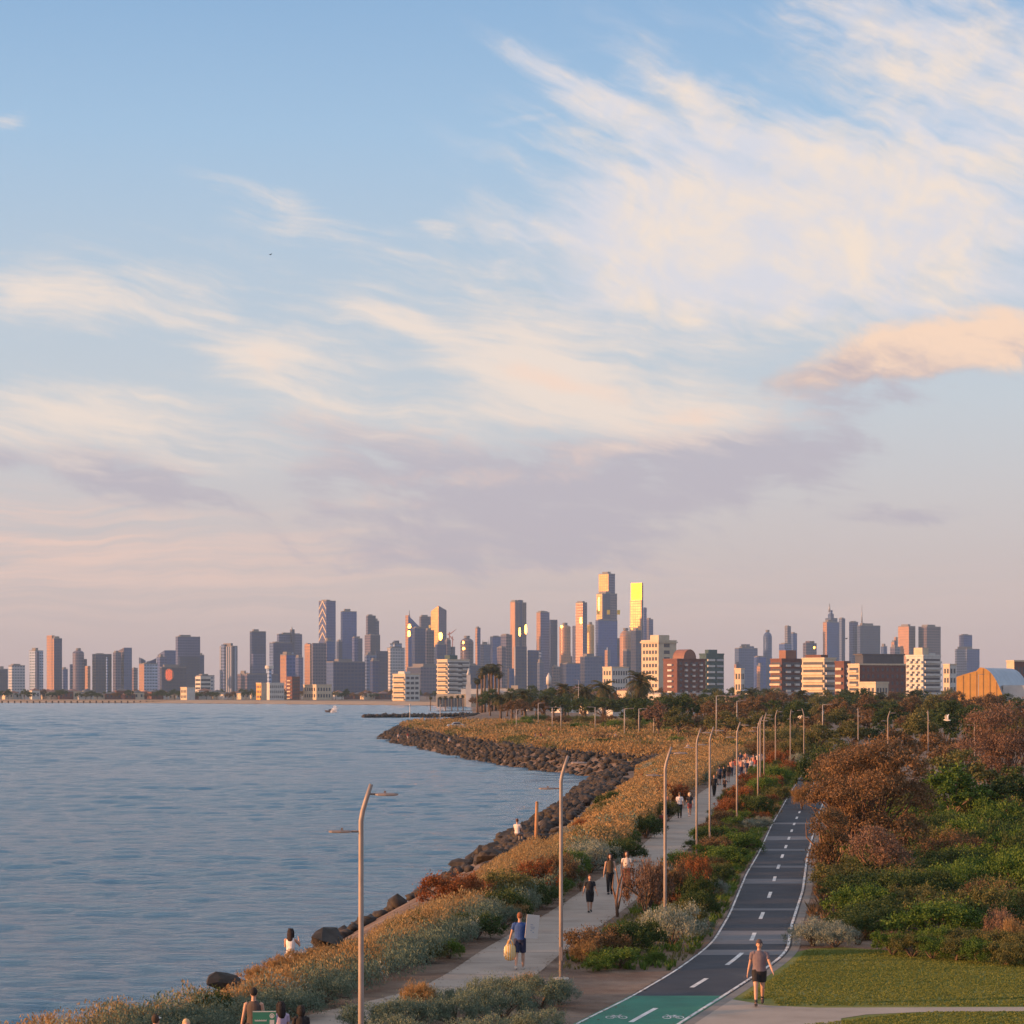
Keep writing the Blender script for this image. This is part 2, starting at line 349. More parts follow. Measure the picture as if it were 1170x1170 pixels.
for lam in (1.3, 1.6, 1.9, 2.3, 2.8, 3.4, 4.2, 5.2, 6.5, 8, 10, 13, 17, 23):
    for _ in range(2):
        th = rw.normal()*0.8+0.1; kx, ky = math.sin(th)*2*math.pi/lam, math.cos(th)*2*math.pi/lam
        ph = rw.uniform(0, 6.28)+0.6*np.sin(sx_/(lam*5.3)+rw.uniform(0, 6))+0.6*np.sin(sy_/(lam*4.1)+rw.uniform(0, 6))
        wgt = np.clip(lam/(3.2*dyr)-0.6, 0, 1)
        slope = WAVE*(0.10+1.5*np.clip(sy_/900, 0, 1)) if lam > 5 else WAVE
        szv += slope*gustf*wgt*lam/(2*math.pi)*np.sin(kx*sx_+ky*sy_+ph)*(1.0 if lam < 9 else 9.0/lam)
nr, ncol = sx_.shape; idx = np.arange(nr*ncol).reshape(nr, ncol)
fc = np.stack([idx[:-1, :-1], idx[:-1, 1:], idx[1:, 1:], idx[1:, :-1]], -1).reshape(-1, 4)
link('sea', np_mesh('sea', np.stack([sx_, sy_, szv], -1).reshape(-1, 3), fc, m, True))['kind'] = 'structure'

# ------------------------------------------------------------------ paths
def smooth_line(pts, step=1.5):
    pts = [np.array(q, float) for q in pts]; out = []
    for i in range(len(pts)-1):
        p0 = pts[max(i-1, 0)]; p1 = pts[i]; p2 = pts[i+1]; p3 = pts[min(i+2, len(pts)-1)]
        n = max(2, int(np.linalg.norm(p2-p1)/step))
        for k in range(n):
            t = k/n; out.append(0.5*((2*p1)+(-p0+p2)*t+(2*p0-5*p1+4*p2-p3)*t*t+(-p0+3*p1-3*p2+p3)*t**3))
    out.append(pts[-1]); return np.array(out)
def ribbon(name, left, right, z, mat, kind='structure', parent=None):
    n = len(left); v = np.zeros((2*n, 3)); v[0::2, :2] = left; v[1::2, :2] = right; v[:, 2] = z
    i = np.arange(n-1)*2; f = np.stack([i, i+1, i+3, i+2], -1)
    o = link(name, np_mesh(name, v, f, mat), parent)
    if kind: o['kind'] = kind
    return o
def offset(line, d):
    t = np.gradient(line, axis=0); t /= np.linalg.norm(t, axis=1)[:, None]
    return line+np.stack([t[:, 1], -t[:, 0]], -1)*d           # +d = to the right of the walking direction
# shared footpath (concrete) and two-way bicycle road (asphalt), measured edges
PATH = smooth_line([(-12, 52), (-7.6, 60), (-4.3, 68), (-1.3, 75.4), (0.55, 87.3), (3.05, 102.8), (5.55, 120.9), (8.3, 143), (11.6, 172), (16.1, 212), (22.6, 262), (29.3, 319), (32, 338)])
link_o = ribbon('footpath', offset(PATH, -1.35), offset(PATH, 1.35), GZ+0.004, MT['concrete'])
_pl = np.concatenate([[0], np.cumsum(np.linalg.norm(np.diff(PATH, axis=0), axis=1))])
_lft, _rgt = offset(PATH, -1.34), offset(PATH, 1.34)
for dist in np.arange(2, _pl[-1]*0.55, 3.4):
    f2 = lambda L_, d_: np.array([np.interp(d_, _pl, L_[:, 0]), np.interp(d_, _pl, L_[:, 1])])
    ribbon('path_joint', np.array([f2(_lft, dist), f2(_lft, dist+0.035)]), np.array([f2(_rgt, dist), f2(_rgt, dist+0.035)]), GZ+0.008, MT['joint'])
RL = [(-1.0, 57), (0.3, 62), (1.6, 67.3), (3.07, 72.4), (4.86, 79.7), (6.15, 85.9), (6.80, 89.5), (8.2, 100), (10.8, 122), (12.86, 137.8), (16.4, 166.7), (23.2, 219.8), (30.5, 275), (35, 305)]
RR = [(1.9, 57), (3.1, 62), (4.4, 67.3), (5.9, 72.9), (7.1, 77.5), (8.3, 82.2), (9.15, 86.2), (10.2, 95), (12.5, 112), (15.4, 136), (20.7, 177), (26.5, 220), (33.8, 275), (38.4, 305)]
def resamp(pts, n=260):
    l = np.array(pts, float); yy = np.linspace(l[0, 1], l[-1, 1], n); xx = np.interp(yy, l[:, 1], l[:, 0]); k_ = np.ones(5)/5; xs_ = np.convolve(np.pad(xx, 2, 'edge'), k_, 'valid'); xs_[:3] = xx[:3]; xs_[-3:] = xx[-3:]; return np.stack([xs_, yy], -1)
rl, rr = resamp(RL), resamp(RR); rc = (rl+rr)/2
def xroad(y, s): return float(np.interp(y, rl[:, 1], rl[:, 0])*(1-s)+np.interp(y, rr[:, 1], rr[:, 0])*s)
def xpath(y): return float(np.interp(y, PATH[:, 1], PATH[:, 0]))
ribbon('bicycle_road', rl, rr, GZ+0.004, MT['asphalt'])
ribbon('kerb_strip', rr+[(0.02, 0)], offset(rr, 0.30), GZ+0.006, MT['kerb'])
sel = rl[:, 1] < 73.7
ribbon('green_lane', rl[sel], rr[sel], GZ+0.008, MT['greenpaint'])
def patch(y0, y1):                         # low sun streaks across the road, put into the asphalt colour
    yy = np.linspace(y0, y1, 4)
    ribbon('road_sun_streak', np.array([(xroad(y, 0.02), y) for y in yy]), np.array([(xroad(y, 0.98), y) for y in yy]), GZ+0.008, MT['patch'])
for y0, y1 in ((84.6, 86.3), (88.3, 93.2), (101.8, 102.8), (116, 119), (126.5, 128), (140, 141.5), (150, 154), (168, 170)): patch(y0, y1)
ribbon('edge_line', offset(rl, 0.05), offset(rl, 0.125), GZ+0.012, MT['whitepaint'])
ribbon('edge_line', offset(rr, -0.145), offset(rr, -0.05), GZ+0.012, MT['whitepaint'])
y = 67.4
dashes = [(64, 66.3), (67.4, 70.4), (75.3, 77.7), (81.5, 85.3), (89.5, 92.4), (98, 101), (108, 111.2)]
yy = 117.5
while yy < 260: dashes.append((yy, yy+3.0)); yy += 8.2
for y0, y1 in dashes:
    q = np.array([(xroad(v, 0.5), v) for v in np.linspace(y0, y1, 4)])
    ribbon('centre_dash', offset(q, -0.07), offset(q, 0.07), GZ+0.012, MT['whitepaint'])
def bike_mark(cx, cy, flip):
    mb = MB(); z = GZ+0.012
    def L(p): return (cx+p[0]*0.62*flip, cy+p[1]*1.5, z)
    def stroke(a, b_, w=0.022):
        a = np.array(a); b_ = np.array(b_); d = b_-a; d = d/np.linalg.norm(d); n = np.array([-d[1], d[0]])*w
        mb.quad([L(a-n), L(b_-n), L(b_+n), L(a+n)])
    def ring(c, r):
        for k in range(14):
            a0, a1 = 2*math.pi*k/14, 2*math.pi*(k+1)/14
            mb.quad([L((c[0]+r0*math.cos(a), c[1]+r0*math.sin(a))) for r0, a in ((r-.025, a0), (r+.025, a0), (r+.025, a1), (r-.025, a1))])
    ring((-0.27, 0), 0.17); ring((0.27, 0), 0.17)
    stroke((-0.27, 0), (-0.1, 0.24)); stroke((-0.1, 0.24), (0.17, 0.24)); stroke((0.17, 0.24), (0.0, 0.0)); stroke((0.0, 0.0), (-0.1, 0.24)); stroke((-0.27, 0), (0.0, 0.0))
    stroke((0.27, 0), (0.15, 0.33)); stroke((0.15, 0.33), (0.26, 0.36)); stroke((-0.18, 0.29), (-0.04, 0.29), 0.03)
    mb.build('bicycle_symbol', MT['whitepaint'])['kind'] = 'structure'
bike_mark(2.72, 68.4, 1); bike_mark(4.2, 68.4, -1)
def sheet(name, pts, z, mat):
    mb = MB(); mb.quad([(x, y, z) for x, y in pts]); o = mb.build(name, mat); o['kind'] = 'structure'; return o
def lerp_right(y): return xroad(y, 1.0)+0.31
ap = [(lerp_right(v), v) for v in (57, 60, 63, 66, 68, 70, 71.5, 72.4)]
sheet('concrete_apron', ap+[(6.45, 71.8), (6.9, 71.0), (8.2, 70.5), (10.0, 70.55), (14, 70.65), (24, 70.7), (24, 69.75), (14, 69.75), (10.8, 69.55), (9.3, 69.0), (8.55, 68.2), (8.4, 67), (8.6, 64), (9, 57)], GZ+0.010, MT['concrete'])
lw = [(lerp_right(v)-0.05, v) for v in (72.2, 74, 76, 78, 80, 82, 84, 85.5)]
sheet('lawn', [(24, 57), (24, 79), (18, 81.6), (14.2, 84.0), (12.5, 86.0), (11.0, 87.2), (9.9, 86.8)]+lw[::-1]+[(5.5, 57)], GZ+0.003, MT['lawn'])
# sand of the far beach
far = cp[cp[:, 1] >= 1800]
fl = smooth_line(far, 40)
wd = np.interp(fl[:, 1], [1800, 2060, 2300, 3000], [14, 60, 75, 75])
inner = fl+np.stack([np.zeros(len(fl)), wd], -1)
def drape(name, a, b_, mat, nx=6, up=0.06):
    v = []; n = len(a)
    for k in range(nx+1):
        q = a+(b_-a)*k/nx; v.append(np.stack([q[:, 0], q[:, 1], ground_z(q[:, 0], q[:, 1])+up+0.4*k/nx], -1))
    v = np.stack(v, 1).reshape(-1, 3); i = np.arange(n*(nx+1)).reshape(n, nx+1)
    f = np.stack([i[:-1, :-1], i[:-1, 1:], i[1:, 1:], i[1:, :-1]], -1).reshape(-1, 4)
    o = link(name, np_mesh(name, v, f, mat, True)); o['kind'] = 'structure'
drape('beach', fl+[(0, -2)], inner, MT['sand'])
# air
m = bpy.data.materials.new('sea_haze'); m.use_nodes = True; m.node_tree.nodes.clear(); b = NB(m.node_tree)
pv = b.n('ShaderNodeVolumePrincipled'); pv.inputs['Density'].default_value = 5.2e-5; pv.inputs['Color'].default_value = (0.52, 0.75, 1.0, 1); pv.inputs['Anisotropy'].default_value = 0.0
b.l(pv.outputs[0], b.n('ShaderNodeOutputMaterial').inputs['Volume']); HAZE = m
mb = MB(); mb.box(-3000, 3000, -90, 9720, -2.6, 420); mb.build('haze', HAZE)['kind'] = 'stuff'
# ------------------------------------------------------------------ plants
rng = np.random.default_rng(7)
LM = {
 'dark':   leafmat('dark_foliage', (0.030, 0.060, 0.016), (0.055, 0.092, 0.024), (0.10, 0.12, 0.035)),
 'green':  leafmat('bright_green_foliage', (0.055, 0.11, 0.017), (0.105, 0.18, 0.027), (0.18, 0.235, 0.045)),
 'olive':  leafmat('olive_foliage', (0.085, 0.095, 0.030), (0.14, 0.14, 0.046), (0.21, 0.185, 0.065)),
 'brown':  leafmat('rusty_brown_foliage', (0.11, 0.070, 0.036), (0.18, 0.112, 0.056), (0.27, 0.165, 0.08)),
 'rust':   leafmat('rust_red_foliage', (0.17, 0.060, 0.022), (0.28, 0.10, 0.036), (0.36, 0.165, 0.06)),
 'silver': leafmat('silver_grey_foliage', (0.17, 0.21, 0.18), (0.28, 0.31, 0.25), (0.42, 0.43, 0.33)),
 'sage':   leafmat('sage_green_foliage', (0.10, 0.15, 0.11), (0.17, 0.22, 0.155), (0.28, 0.30, 0.20)),
 'straw':  leafmat('straw_grass', (0.24, 0.165, 0.075), (0.38, 0.27, 0.13), (0.54, 0.41, 0.22), trans=0.35),
 'gold':   leafmat('golden_grass', (0.22, 0.125, 0.05), (0.37, 0.23, 0.095), (0.50, 0.34, 0.16), trans=0.35),
 'turf':   leafmat('lawn_blades', (0.15, 0.185, 0.038), (0.19, 0.215, 0.05), (0.25, 0.25, 0.075)),
 'tea':    leafmat('tea_tree_foliage', (0.10, 0.075, 0.034), (0.21, 0.125, 0.064), (0.32, 0.19, 0.095)),
 'pink':   leafmat('pinkish_brown_foliage', (0.16, 0.095, 0.065), (0.24, 0.15, 0.105), (0.34, 0.22, 0.15)),
}
BARK = plain('bark', (0.14, 0.095, 0.07), 0.9, spread=0.35, scale=4)
TWIG = plain('dry_twigs', (0.20, 0.115, 0.075), 0.9, spread=0.3, scale=4)
def rand_unit(n): v = rng.normal(size=(n, 3)); return v/np.linalg.norm(v, axis=1)[:, None]
def cards(pos, nrm, size, aspect=1.6, upbias=None):
    """leaf-sized quads (diamonds) at pos"""
    n = len(pos); t = rand_unit(n)
    if upbias is not None: t = t*(1-upbias)+np.array([0, 0, 1.0])*upbias
    t -= (t*nrm).sum(1)[:, None]*nrm; t /= np.linalg.norm(t, axis=1)[:, None]+1e-9
    s = np.cross(nrm, t); L = (size*rng.uniform(0.6, 1.35, n))[:, None]
    a = pos-t*L*0.5; c = pos+t*L*0.5; b1 = pos+s*L/aspect*0.5+t*L*0.06; d1 = pos-s*L/aspect*0.5+t*L*0.06
    return np.stack([a, b1, c, d1], 1).reshape(-1, 3)
def crown(lobes, n, size, clumps=40, sig=0.16, aspect=1.6, upbias=None, shell=0.55, floor=0.0):
    """leaf clumps spread through ellipsoid lobes [(cx,cy,cz,rx,ry,rz)]"""
    lb = np.array(lobes, float); vol = (lb[:, 3]*lb[:, 4]*lb[:, 5])**0.67; pr = vol/vol.sum()
    li = rng.choice(len(lb), size=clumps, p=pr)
    d = rand_unit(clumps); d[:, 2] = np.where(d[:, 2] < -0.35, -d[:, 2], d[:, 2])
    rad = shell+(1-shell)*rng.uniform(0, 1, clumps)**0.6
    cc_ = lb[li, :3]+d*lb[li, 3:6]*rad[:, None]
    k = rng.integers(0, clumps, n); sg = lb[li[k], 3:6].mean(1)*sig*rng.uniform(0.5, 1.5, n)
    pos = cc_[k]+rng.normal(size=(n, 3))*sg[:, None]*np.array([1, 1, 0.75])
    if floor is not None: pos[:, 2] = np.maximum(pos[:, 2], floor+rng.uniform(0, 0.05, n))
    nr = (pos-lb[li[k], :3])/lb[li[k], 3:6]; nr = nr/(np.linalg.norm(nr, axis=1)[:, None]+1e-9)
    nr = nr*0.6+rand_unit(n)*0.9; nr /= np.linalg.norm(nr, axis=1)[:, None]
    return cards(pos, nr, size, aspect, upbias), cc_
def leaf_mesh(name, v, mat):
    n = len(v)//4; return np_mesh(name, v, np.arange(n*4).reshape(n, 4), mat)
def branches(base, targets, r0, mid=0.45, wob=0.12, n=4, r1=0.008):
    mb = MB()
    for t in targets:
        t = np.array(t, float); b0 = np.array(base, float)+rng.normal(size=3)*[0.1*r0*3, 0.1*r0*3, 0]
        L = np.linalg.norm(t-b0); m1 = b0+(t-b0)*0.35+np.array([0, 0, 0.10*L])+rng.normal(size=3)*wob*L*0.4; m2 = b0+(t-b0)*0.72+np.array([0, 0, 0.05*L])+rng.normal(size=3)*wob*L*0.4
        mb.tube([b0, m1, m2, t], [r0, r0*0.7, r0*0.42, r1], n, cap=False)
    return mb
# --- shrubs of about unit radius, 1 high
def shrub_proto(kind, mat, n, size, lobes, clumps, up=None, aspect=1.8, stems=10, sig=0.16):
    v, cl = crown(lobes, n, size, clumps, sig=sig, upbias=up, aspect=aspect)
    fm = leaf_mesh(kind+'_foliage', v, mat)
    sb = branches((0, 0, 0), cl[rng.choice(len(cl), min(stems, len(cl)), replace=False)], 0.035)
    return fm, sb.mesh(kind+'_stems', BARK)
def mound(k, h=0.55, spread=0.6):
    return [(0, 0, h*0.6, 0.75, 0.75, h*0.7)]+[(spread*math.cos(a), spread*math.sin(a), h*rng.uniform(0.4, 0.85), 0.42, 0.42, h*rng.uniform(0.45, 0.7)) for a in np.linspace(0, 6.28, k, endpoint=False)+rng.uniform(0, 1)]
SHR = {}
for nm, mat, n, size, cl, up, asp in (('saltbush', 'silver', 9000, 0.050, 90, 0.55, 2.4), ('sagebush', 'sage', 9000, 0.050, 90, 0.6, 2.6), ('green_shrub', 'green', 9500, 0.046, 75, None, 1.5), ('dark_shrub', 'dark', 9500, 0.046, 60, None, 1.5),
        ('rust_shrub', 'rust', 9500, 0.046, 60, 0.3, 1.8), ('brown_shrub', 'brown', 9500, 0.046, 60, 0.3, 1.8), ('olive_shrub', 'olive', 9500, 0.046, 60, None, 1.6), ('straw_shrub', 'gold', 8000, 0.065, 90, 0.75, 3.2), ('pink_shrub', 'pink', 9500, 0.046, 60, 0.4, 2.0)):
    SHR[nm] = [shrub_proto(nm, LM[mat], n, size, mound(5), cl, up, asp) for _ in range(2)]
def shrub(kind, x, y, w, h, label, group=None, z=None, name=None, dep=None, cat='shrub'):
    fm, sm = SHR[kind][rng.integers(0, 2)]
    r = empty(name or kind, (x, y, (gz(x, y) if z is None else z)-0.03), rng.uniform(0, 6.28), label, cat, group)
    r.scale = (w/2.1, (dep or w)/2.1, h/0.98)
    link('foliage', fm, r); link('stem', sm, r)
    return r
# --- trees
def tree_proto(kind, mat, lobes, n, size, clumps, trunk_h, trunk_r, nb=9, sig=0.15, up=None, asp=1.5, bark=None):
    v, cl = crown(lobes, n, size, clumps, sig=sig, upbias=up, aspect=asp, shell=0.5, floor=0.15)
    cm = leaf_mesh(kind+'_crown', v, mat)
    mb = MB(); lean = rng.uniform(-0.1, 0.1, 2)
    top = (lean[0]*trunk_h, lean[1]*trunk_h, trunk_h)
    mb.tube([(0, 0, -0.2), (0.02, 0, trunk_h*0.4), top], [trunk_r*1.25, trunk_r, trunk_r*0.75], 7)
    br = branches(top, cl[rng.choice(len(cl), min(nb, len(cl)), replace=False)], trunk_r*0.5, r1=0.02)
    off = len(mb.v); mb.v += br.v; mb.f += [tuple(i+off for i in f) for f in br.f]; mb.uv += br.uv; mb.mi += br.mi; mb.sm += br.sm
    return cm, mb.mesh(kind+'_trunk', bark or BARK)
def lob(k, cz, rx, rz, ring, zvar=0.25):
    return [(0, 0, cz+0.25*rz, rx*0.75, rx*0.75, rz*0.8)]+[(ring*math.cos(a)*rng.uniform(0.7, 1.2), ring*math.sin(a)*rng.uniform(0.7, 1.2), cz+rz*rng.uniform(-zvar-0.2, zvar), rx*rng.uniform(0.4, 0.6), rx*rng.uniform(0.4, 0.6), rz*rng.uniform(0.4, 0.65)) for a in np.linspace(0, 6.28, k, endpoint=False)+rng.uniform(0, 1)]
TR = {}     # trees about 6 m high with crowns about 6 m wide
for nm, mat, n in (('dark_tree', 'dark', 5200), ('brown_tree', 'brown', 5200), ('olive_tree', 'olive', 5200), ('pink_tree', 'pink', 5200), ('green_tree', 'green', 4800)):
    TR[nm] = [tree_proto(nm, LM[mat], lob(7, 3.3, 2.0, 2.0, 1.9), n, 0.22, 95, 1.6, 0.16) for _ in range(3)]
def tree(kind, x, y, w, h, label, group=None, z=None, name=None, cat='tree'):
    cm, tm = TR[kind][rng.integers(0, len(TR[kind]))]
    r = empty(name or kind, (x, y, (gz(x, y) if z is None else z)), rng.uniform(0, 6.28), label, cat, group)
    r.scale = (w/6.0, w/6.0, h/5.6)
    link('crown', cm, r); link('trunk', tm, r)
    return r
# --- palms
FROND = leafmat('palm_fronds', (0.035, 0.05, 0.014), (0.075, 0.075, 0.024), (0.15, 0.105, 0.04))
def palm_proto(th, tr, nf, fl, droop):
    mb = MB(); mb.tube([(0, 0, -0.2), (0.05, 0, th*0.3), (0, 0.05, th*0.7), (0, 0, th)], [tr*1.4, tr, tr*0.9, tr], 8)
    fb = MB()
    for k in range(nf):
        a = k*2.399+rng.uniform(-0.2, 0.2); e0 = R(rng.uniform(-50, 80)); L = fl*rng.uniform(0.8, 1.1)
        d = np.array([math.cos(a), math.sin(a)]); s = np.array([-d[1], d[0], 0]); pts = []; e = e0; p = np.array([0, 0, th])
        for i in range(7): pts.append(p.copy()); p = p+L/6*np.array([d[0]*math.cos(e), d[1]*math.cos(e), math.sin(e)]); e -= R(droop)
        for i in range(6):
            a0, a1 = pts[i], pts[i+1]; w = 0.16*fl*math.sin(math.pi*(i+0.8)/7.0)
            for sg in (-1, 1):
                for j in range(2):
                    q0 = a0+(a1-a0)*(j*0.5); q1 = a0+(a1-a0)*(j*0.5+0.36); dn = np.array([0, 0, -0.45*w])
                    fb.quad([q0, q1, q1+(a1-a0)*0.4+s*sg*w+dn, q0+(a1-a0)*0.4+s*sg*w+dn])
    return mb.mesh('palm_trunk', BARK), fb.mesh('palm_crown', FROND)
PALM = {'date': [palm_proto(5.5, 0.33, 54, 3.1, 17) for _ in range(2)], 'fan': [palm_proto(9.0, 0.2, 40, 1.5, 22) for _ in range(2)]}
def palm(kind, x, y, h, label, group=None, w=None):
    tm, cm = PALM[kind][rng.integers(0, 2)]; base = {'date': 7.5, 'fan': 10.2}[kind]
    r = empty('palm_tree', (x, y, gz(x, y)), rng.uniform(0, 6.28), label, 'palm tree', group)
    s = h/base; r.scale = (s*(w or 1), s*(w or 1), s)
    link('trunk', tm, r); link('crown', cm, r); return r
# --- coastal grass: masses of blades nobody could count
def fbm(x, y, s, seed=0):
    o = 0
    for k, a in enumerate((1, .5, .25)):
        f = 2**k/s; o = o+a*(np.sin(x*f*1.7+y*f*0.9+seed+k)+np.sin(y*f*1.3-x*f*0.6+seed*2+1.3*k)+np.sin((x+y)*f*0.8+3*seed))/3
    return o
def blades(name, pts, hts, per, lean, wid, mat, spread=0.25):
    n = len(pts)*per; b0 = np.repeat(pts, per, 0); h = np.repeat(hts, per)*rng.uniform(0.55, 1.15, n)
    a = rng.uniform(0, 6.28, n); rr_ = np.abs(rng.normal(size=n))*spread*np.repeat(hts, per)
    dirv = np.stack([np.cos(a), np.sin(a), np.zeros(n)], -1)
    base = b0+dirv*(rr_*0.5)[:, None]; ln = (rng.uniform(0.1, 1, n)*lean*h)[:, None]
    sd = np.stack([-np.sin(a+0.5*rng.normal(size=n)), np.cos(a), np.zeros(n)], -1)*(wid*np.repeat(hts, per))[:, None]
    mid = base+dirv*ln*0.35+np.array([0, 0, 1])*(h*0.55)[:, None]
    tip = base+dirv*ln+np.array([0, 0, 1])*h[:, None]
    v = np.stack([base-sd*0.5, mid-sd, tip, mid+sd], 1).reshape(-1, 3)
    o = link(name, leaf_mesh(name, v, mat)); o['kind'] = 'stuff'; return o
def xcoast(y):
    return float(np.interp(y, cp[:18, 1], cp[:18, 0]))
def strip_points(y0, y1, fl_, fr_, dens):
    out = []
    y = y0
    n = int((y1-y0)*10*dens)
    Y = rng.uniform(y0, y1, n*3); X0 = np.array([fl_(v) for v in Y]); X1 = np.array([fr_(v) for v in Y])
    keep = rng.uniform(0, 10, len(Y))*3 < (X1-X0); Y = Y[keep]; X = X0[keep]+(X1-X0)[keep]*rng.uniform(0, 1, keep.sum())
    return X, Y
# ------------------------------------------------------------------ coastal grass
def gpts(X, Y, dz=-0.05): return np.stack([X, Y, ground_z(X, Y)+dz], -1)
def patchy(X, Y, s, seed): return fbm(X, Y, s, seed)
outer = lambda y: xcoast(y)+5.0
def pl(y): return xpath(y)-1.75
def fx(y, s): return outer(y)*(1-s)+pl(y)*s
def canopy(name, X, Y, h, size, mat, upb=0.6, asp=2.6, k=1.0):
    """leafy cover: small leaves filling mounds of height h above the ground"""
    n = len(X); z = ground_z(X, Y)+h*np.sqrt(rng.uniform(0.02, 1, n))*rng.uniform(0.85, 1.08, n); nr = rand_unit(n)*np.array([1, 1, 0.5]); nr /= np.linalg.norm(nr, axis=1)[:, None]
    o = link(name, leaf_mesh(name, cards(np.stack([X, Y, z], -1), nr, size, asp, upb), mat)); o['kind'] = 'stuff'; return o
def mounds(X, Y, s, seed):
    """rounded clumps standing side by side: height 0.35 to 1"""
    r_ = np.random.default_rng(seed); gx_, gy_ = np.floor(X/s), np.floor(Y/s); best = np.full(X.shape, 9.0)
    for i in (-1, 0, 1):
        for j in (-1, 0, 1):
            cx_, cy_ = gx_+i, gy_+j; hx = np.modf(np.abs(np.sin(cx_*127.1+cy_*311.7+seed)*43758.5453))[0]; hy = np.modf(np.abs(np.sin(cx_*269.5+cy_*183.3+seed)*43758.5453))[0]
            best = np.minimum(best, np.hypot(X-(cx_+hx)*s, Y-(cy_+hy)*s)/s)
    return np.clip(1.3-1.05*best**1.5, 0.25, 1.25)
# near bank: straw coloured fringe on the sea side, grey green saltbush inside
outn = lambda y: outer(y)+float(np.interp(y, [50, 62, 70, 79, 91, 102, 125], [1.0, 1.1, 1.8, 1.0, 0.5, 0.9, 0.4]))
X, Y = strip_points(50, 138, outn, lambda y: outn(y)*.3+pl(y)*.7, 420)
dd = X-np.array([outn(v) for v in Y]); m_ = mounds(X, Y, 1.5, 1)*np.clip(0.45+dd/2.6, 0.4, 1); k = patchy(X, Y, 1.5, 4) < 0.35
canopy('coastal_grass', X[k], Y[k], 0.95*m_[k], 0.10, LM['straw'], 0.55, 3.0); canopy('coastal_grass', X[~k], Y[~k], 0.9*m_[~k], 0.10, LM['gold'], 0.55, 3.0)
X, Y = strip_points(50, 138, lambda y: outn(y)*.45+pl(y)*.55, lambda y: fx(y, 0.97), 420)
k = patchy(X, Y, 1.8, 8) > -0.45; m_ = mounds(X, Y, 1.7, 3); q = patchy(X, Y, 2.4, 12) > 0.55
canopy('saltbush_cover', X[k & ~q], Y[k & ~q], 0.95*m_[k & ~q], 0.095, LM['sage'], 0.55, 3.0); canopy('saltbush_cover', X[k & q], Y[k & q], 0.9*m_[k & q], 0.095, LM['silver'], 0.55, 3.0)
# long mound of golden bush between the rocks and the footpath
X, Y = strip_points(132, 338, lambda y: xcoast(y)+6.8, lambda y: pl(y)-0.2, 115)
m_ = mounds(X, Y, 2.2, 5)*np.clip((X-np.array([xcoast(v) for v in Y])-6.2)/3.2, 0.35, 1); k = patchy(X, Y, 3.2, 6)
for lo, hi, mt in ((-9, 0.25, 'gold'), (0.25, 0.7, 'straw'), (0.7, 9, 'sage')):
    q = (k >= lo) & (k < hi); canopy('coastal_grass', X[q], Y[q], 1.35*m_[q], 0.17, LM[mt], 0.35, 2.0)
# headland and the flat behind it
X, Y = strip_points(337, 700, lambda y: float(np.interp(y, cp[18:, 1], cp[18:, 0]))+4.5, lambda y: 26+0.12*(y-330)+12*(y > 345), 11)
q = ~((np.abs(X-(521-585)/3000*600) < 4) & (Y > 560) & (Y < 603)); X, Y = X[q], Y[q]
m_ = mounds(X, Y, 4.5, 7); k = patchy(X, Y, 9, 5)
for lo, hi, mt in ((-9, 0.05, 'gold'), (0.05, 0.4, 'straw'), (0.4, 9, 'olive')):
    q = (k >= lo) & (k < hi); canopy('headland_grass', X[q], Y[q], 1.35*m_[q], 0.42, LM[mt], 0.45, 2.2)
# verge grass between footpath and road, sparse
X, Y = strip_points(80, 330, lambda y: xpath(y)+1.8, lambda y: xroad(y, 0)-0.1, 9)
q = patchy(X, Y, 1.6, 14) > -0.15
blades('verge_grass', gpts(X[q], Y[q]), np.full(q.sum(), 0.3), 9, 0.9, 0.07, LM['green']); blades('verge_grass', gpts(X[~q], Y[~q]), np.full((~q).sum(), 0.22), 7, 0.9, 0.07, LM['olive'])
X, Y = strip_points(88, 300, lambda y: xroad(y, 1)+0.5, lambda y: xroad(y, 1)+5, 4)
blades('verge_grass', gpts(X, Y), np.full(len(X), 0.45), 10, 0.9, 0.07, LM['brown'])
# leaves and grit that gather along the edges of the paving
LIT = leafmat('leaf_litter', (0.10, 0.06, 0.035), (0.22, 0.15, 0.09), (0.34, 0.26, 0.17))
pe, pz = [], []
for yy_ in rng.uniform(64, 240, 5200):
    e_ = rng.integers(0, 4); o_ = abs(rng.normal())*0.16
    pe.append(((xroad(yy_, 0)+o_, xroad(yy_, 1)-o_, xpath(yy_)-1.45+o_, xpath(yy_)+1.45-o_)[e_], yy_, GZ+0.022))
canv = np.array(pe); o = link('leaf_litter', leaf_mesh('leaf_litter', cards(canv, rand_unit(len(canv))*np.array([.25, .25, 0])+np.array([0, 0, 1.0]), 0.075), LIT)); o['kind'] = 'stuff'
# short turf of the lawn
X = rng.uniform(5, 24, 60000); Y = rng.uniform(66, 87, 60000)
k = (X > np.array([xroad(v, 1) for v in Y])+0.55) & (Y < 86.2-np.clip(X-12, 0, 9)*0.62) & ~((Y < 70.85) & (Y > 69.6)) & ~((Y < 71.0) & (X < 10.9-(70.8-Y)*0.0) & (Y > 69.3)) & ~((Y <= 69.6) & (X < 10.8-(69.6-Y)*1.2)) & ~((X < 7.2) & (Y < 72.5))
blades('lawn_turf', gpts(X[k], Y[k], 0), np.full(k.sum(), 0.045), 4, 0.9, 0.35, LM['turf'], spread=1.4)

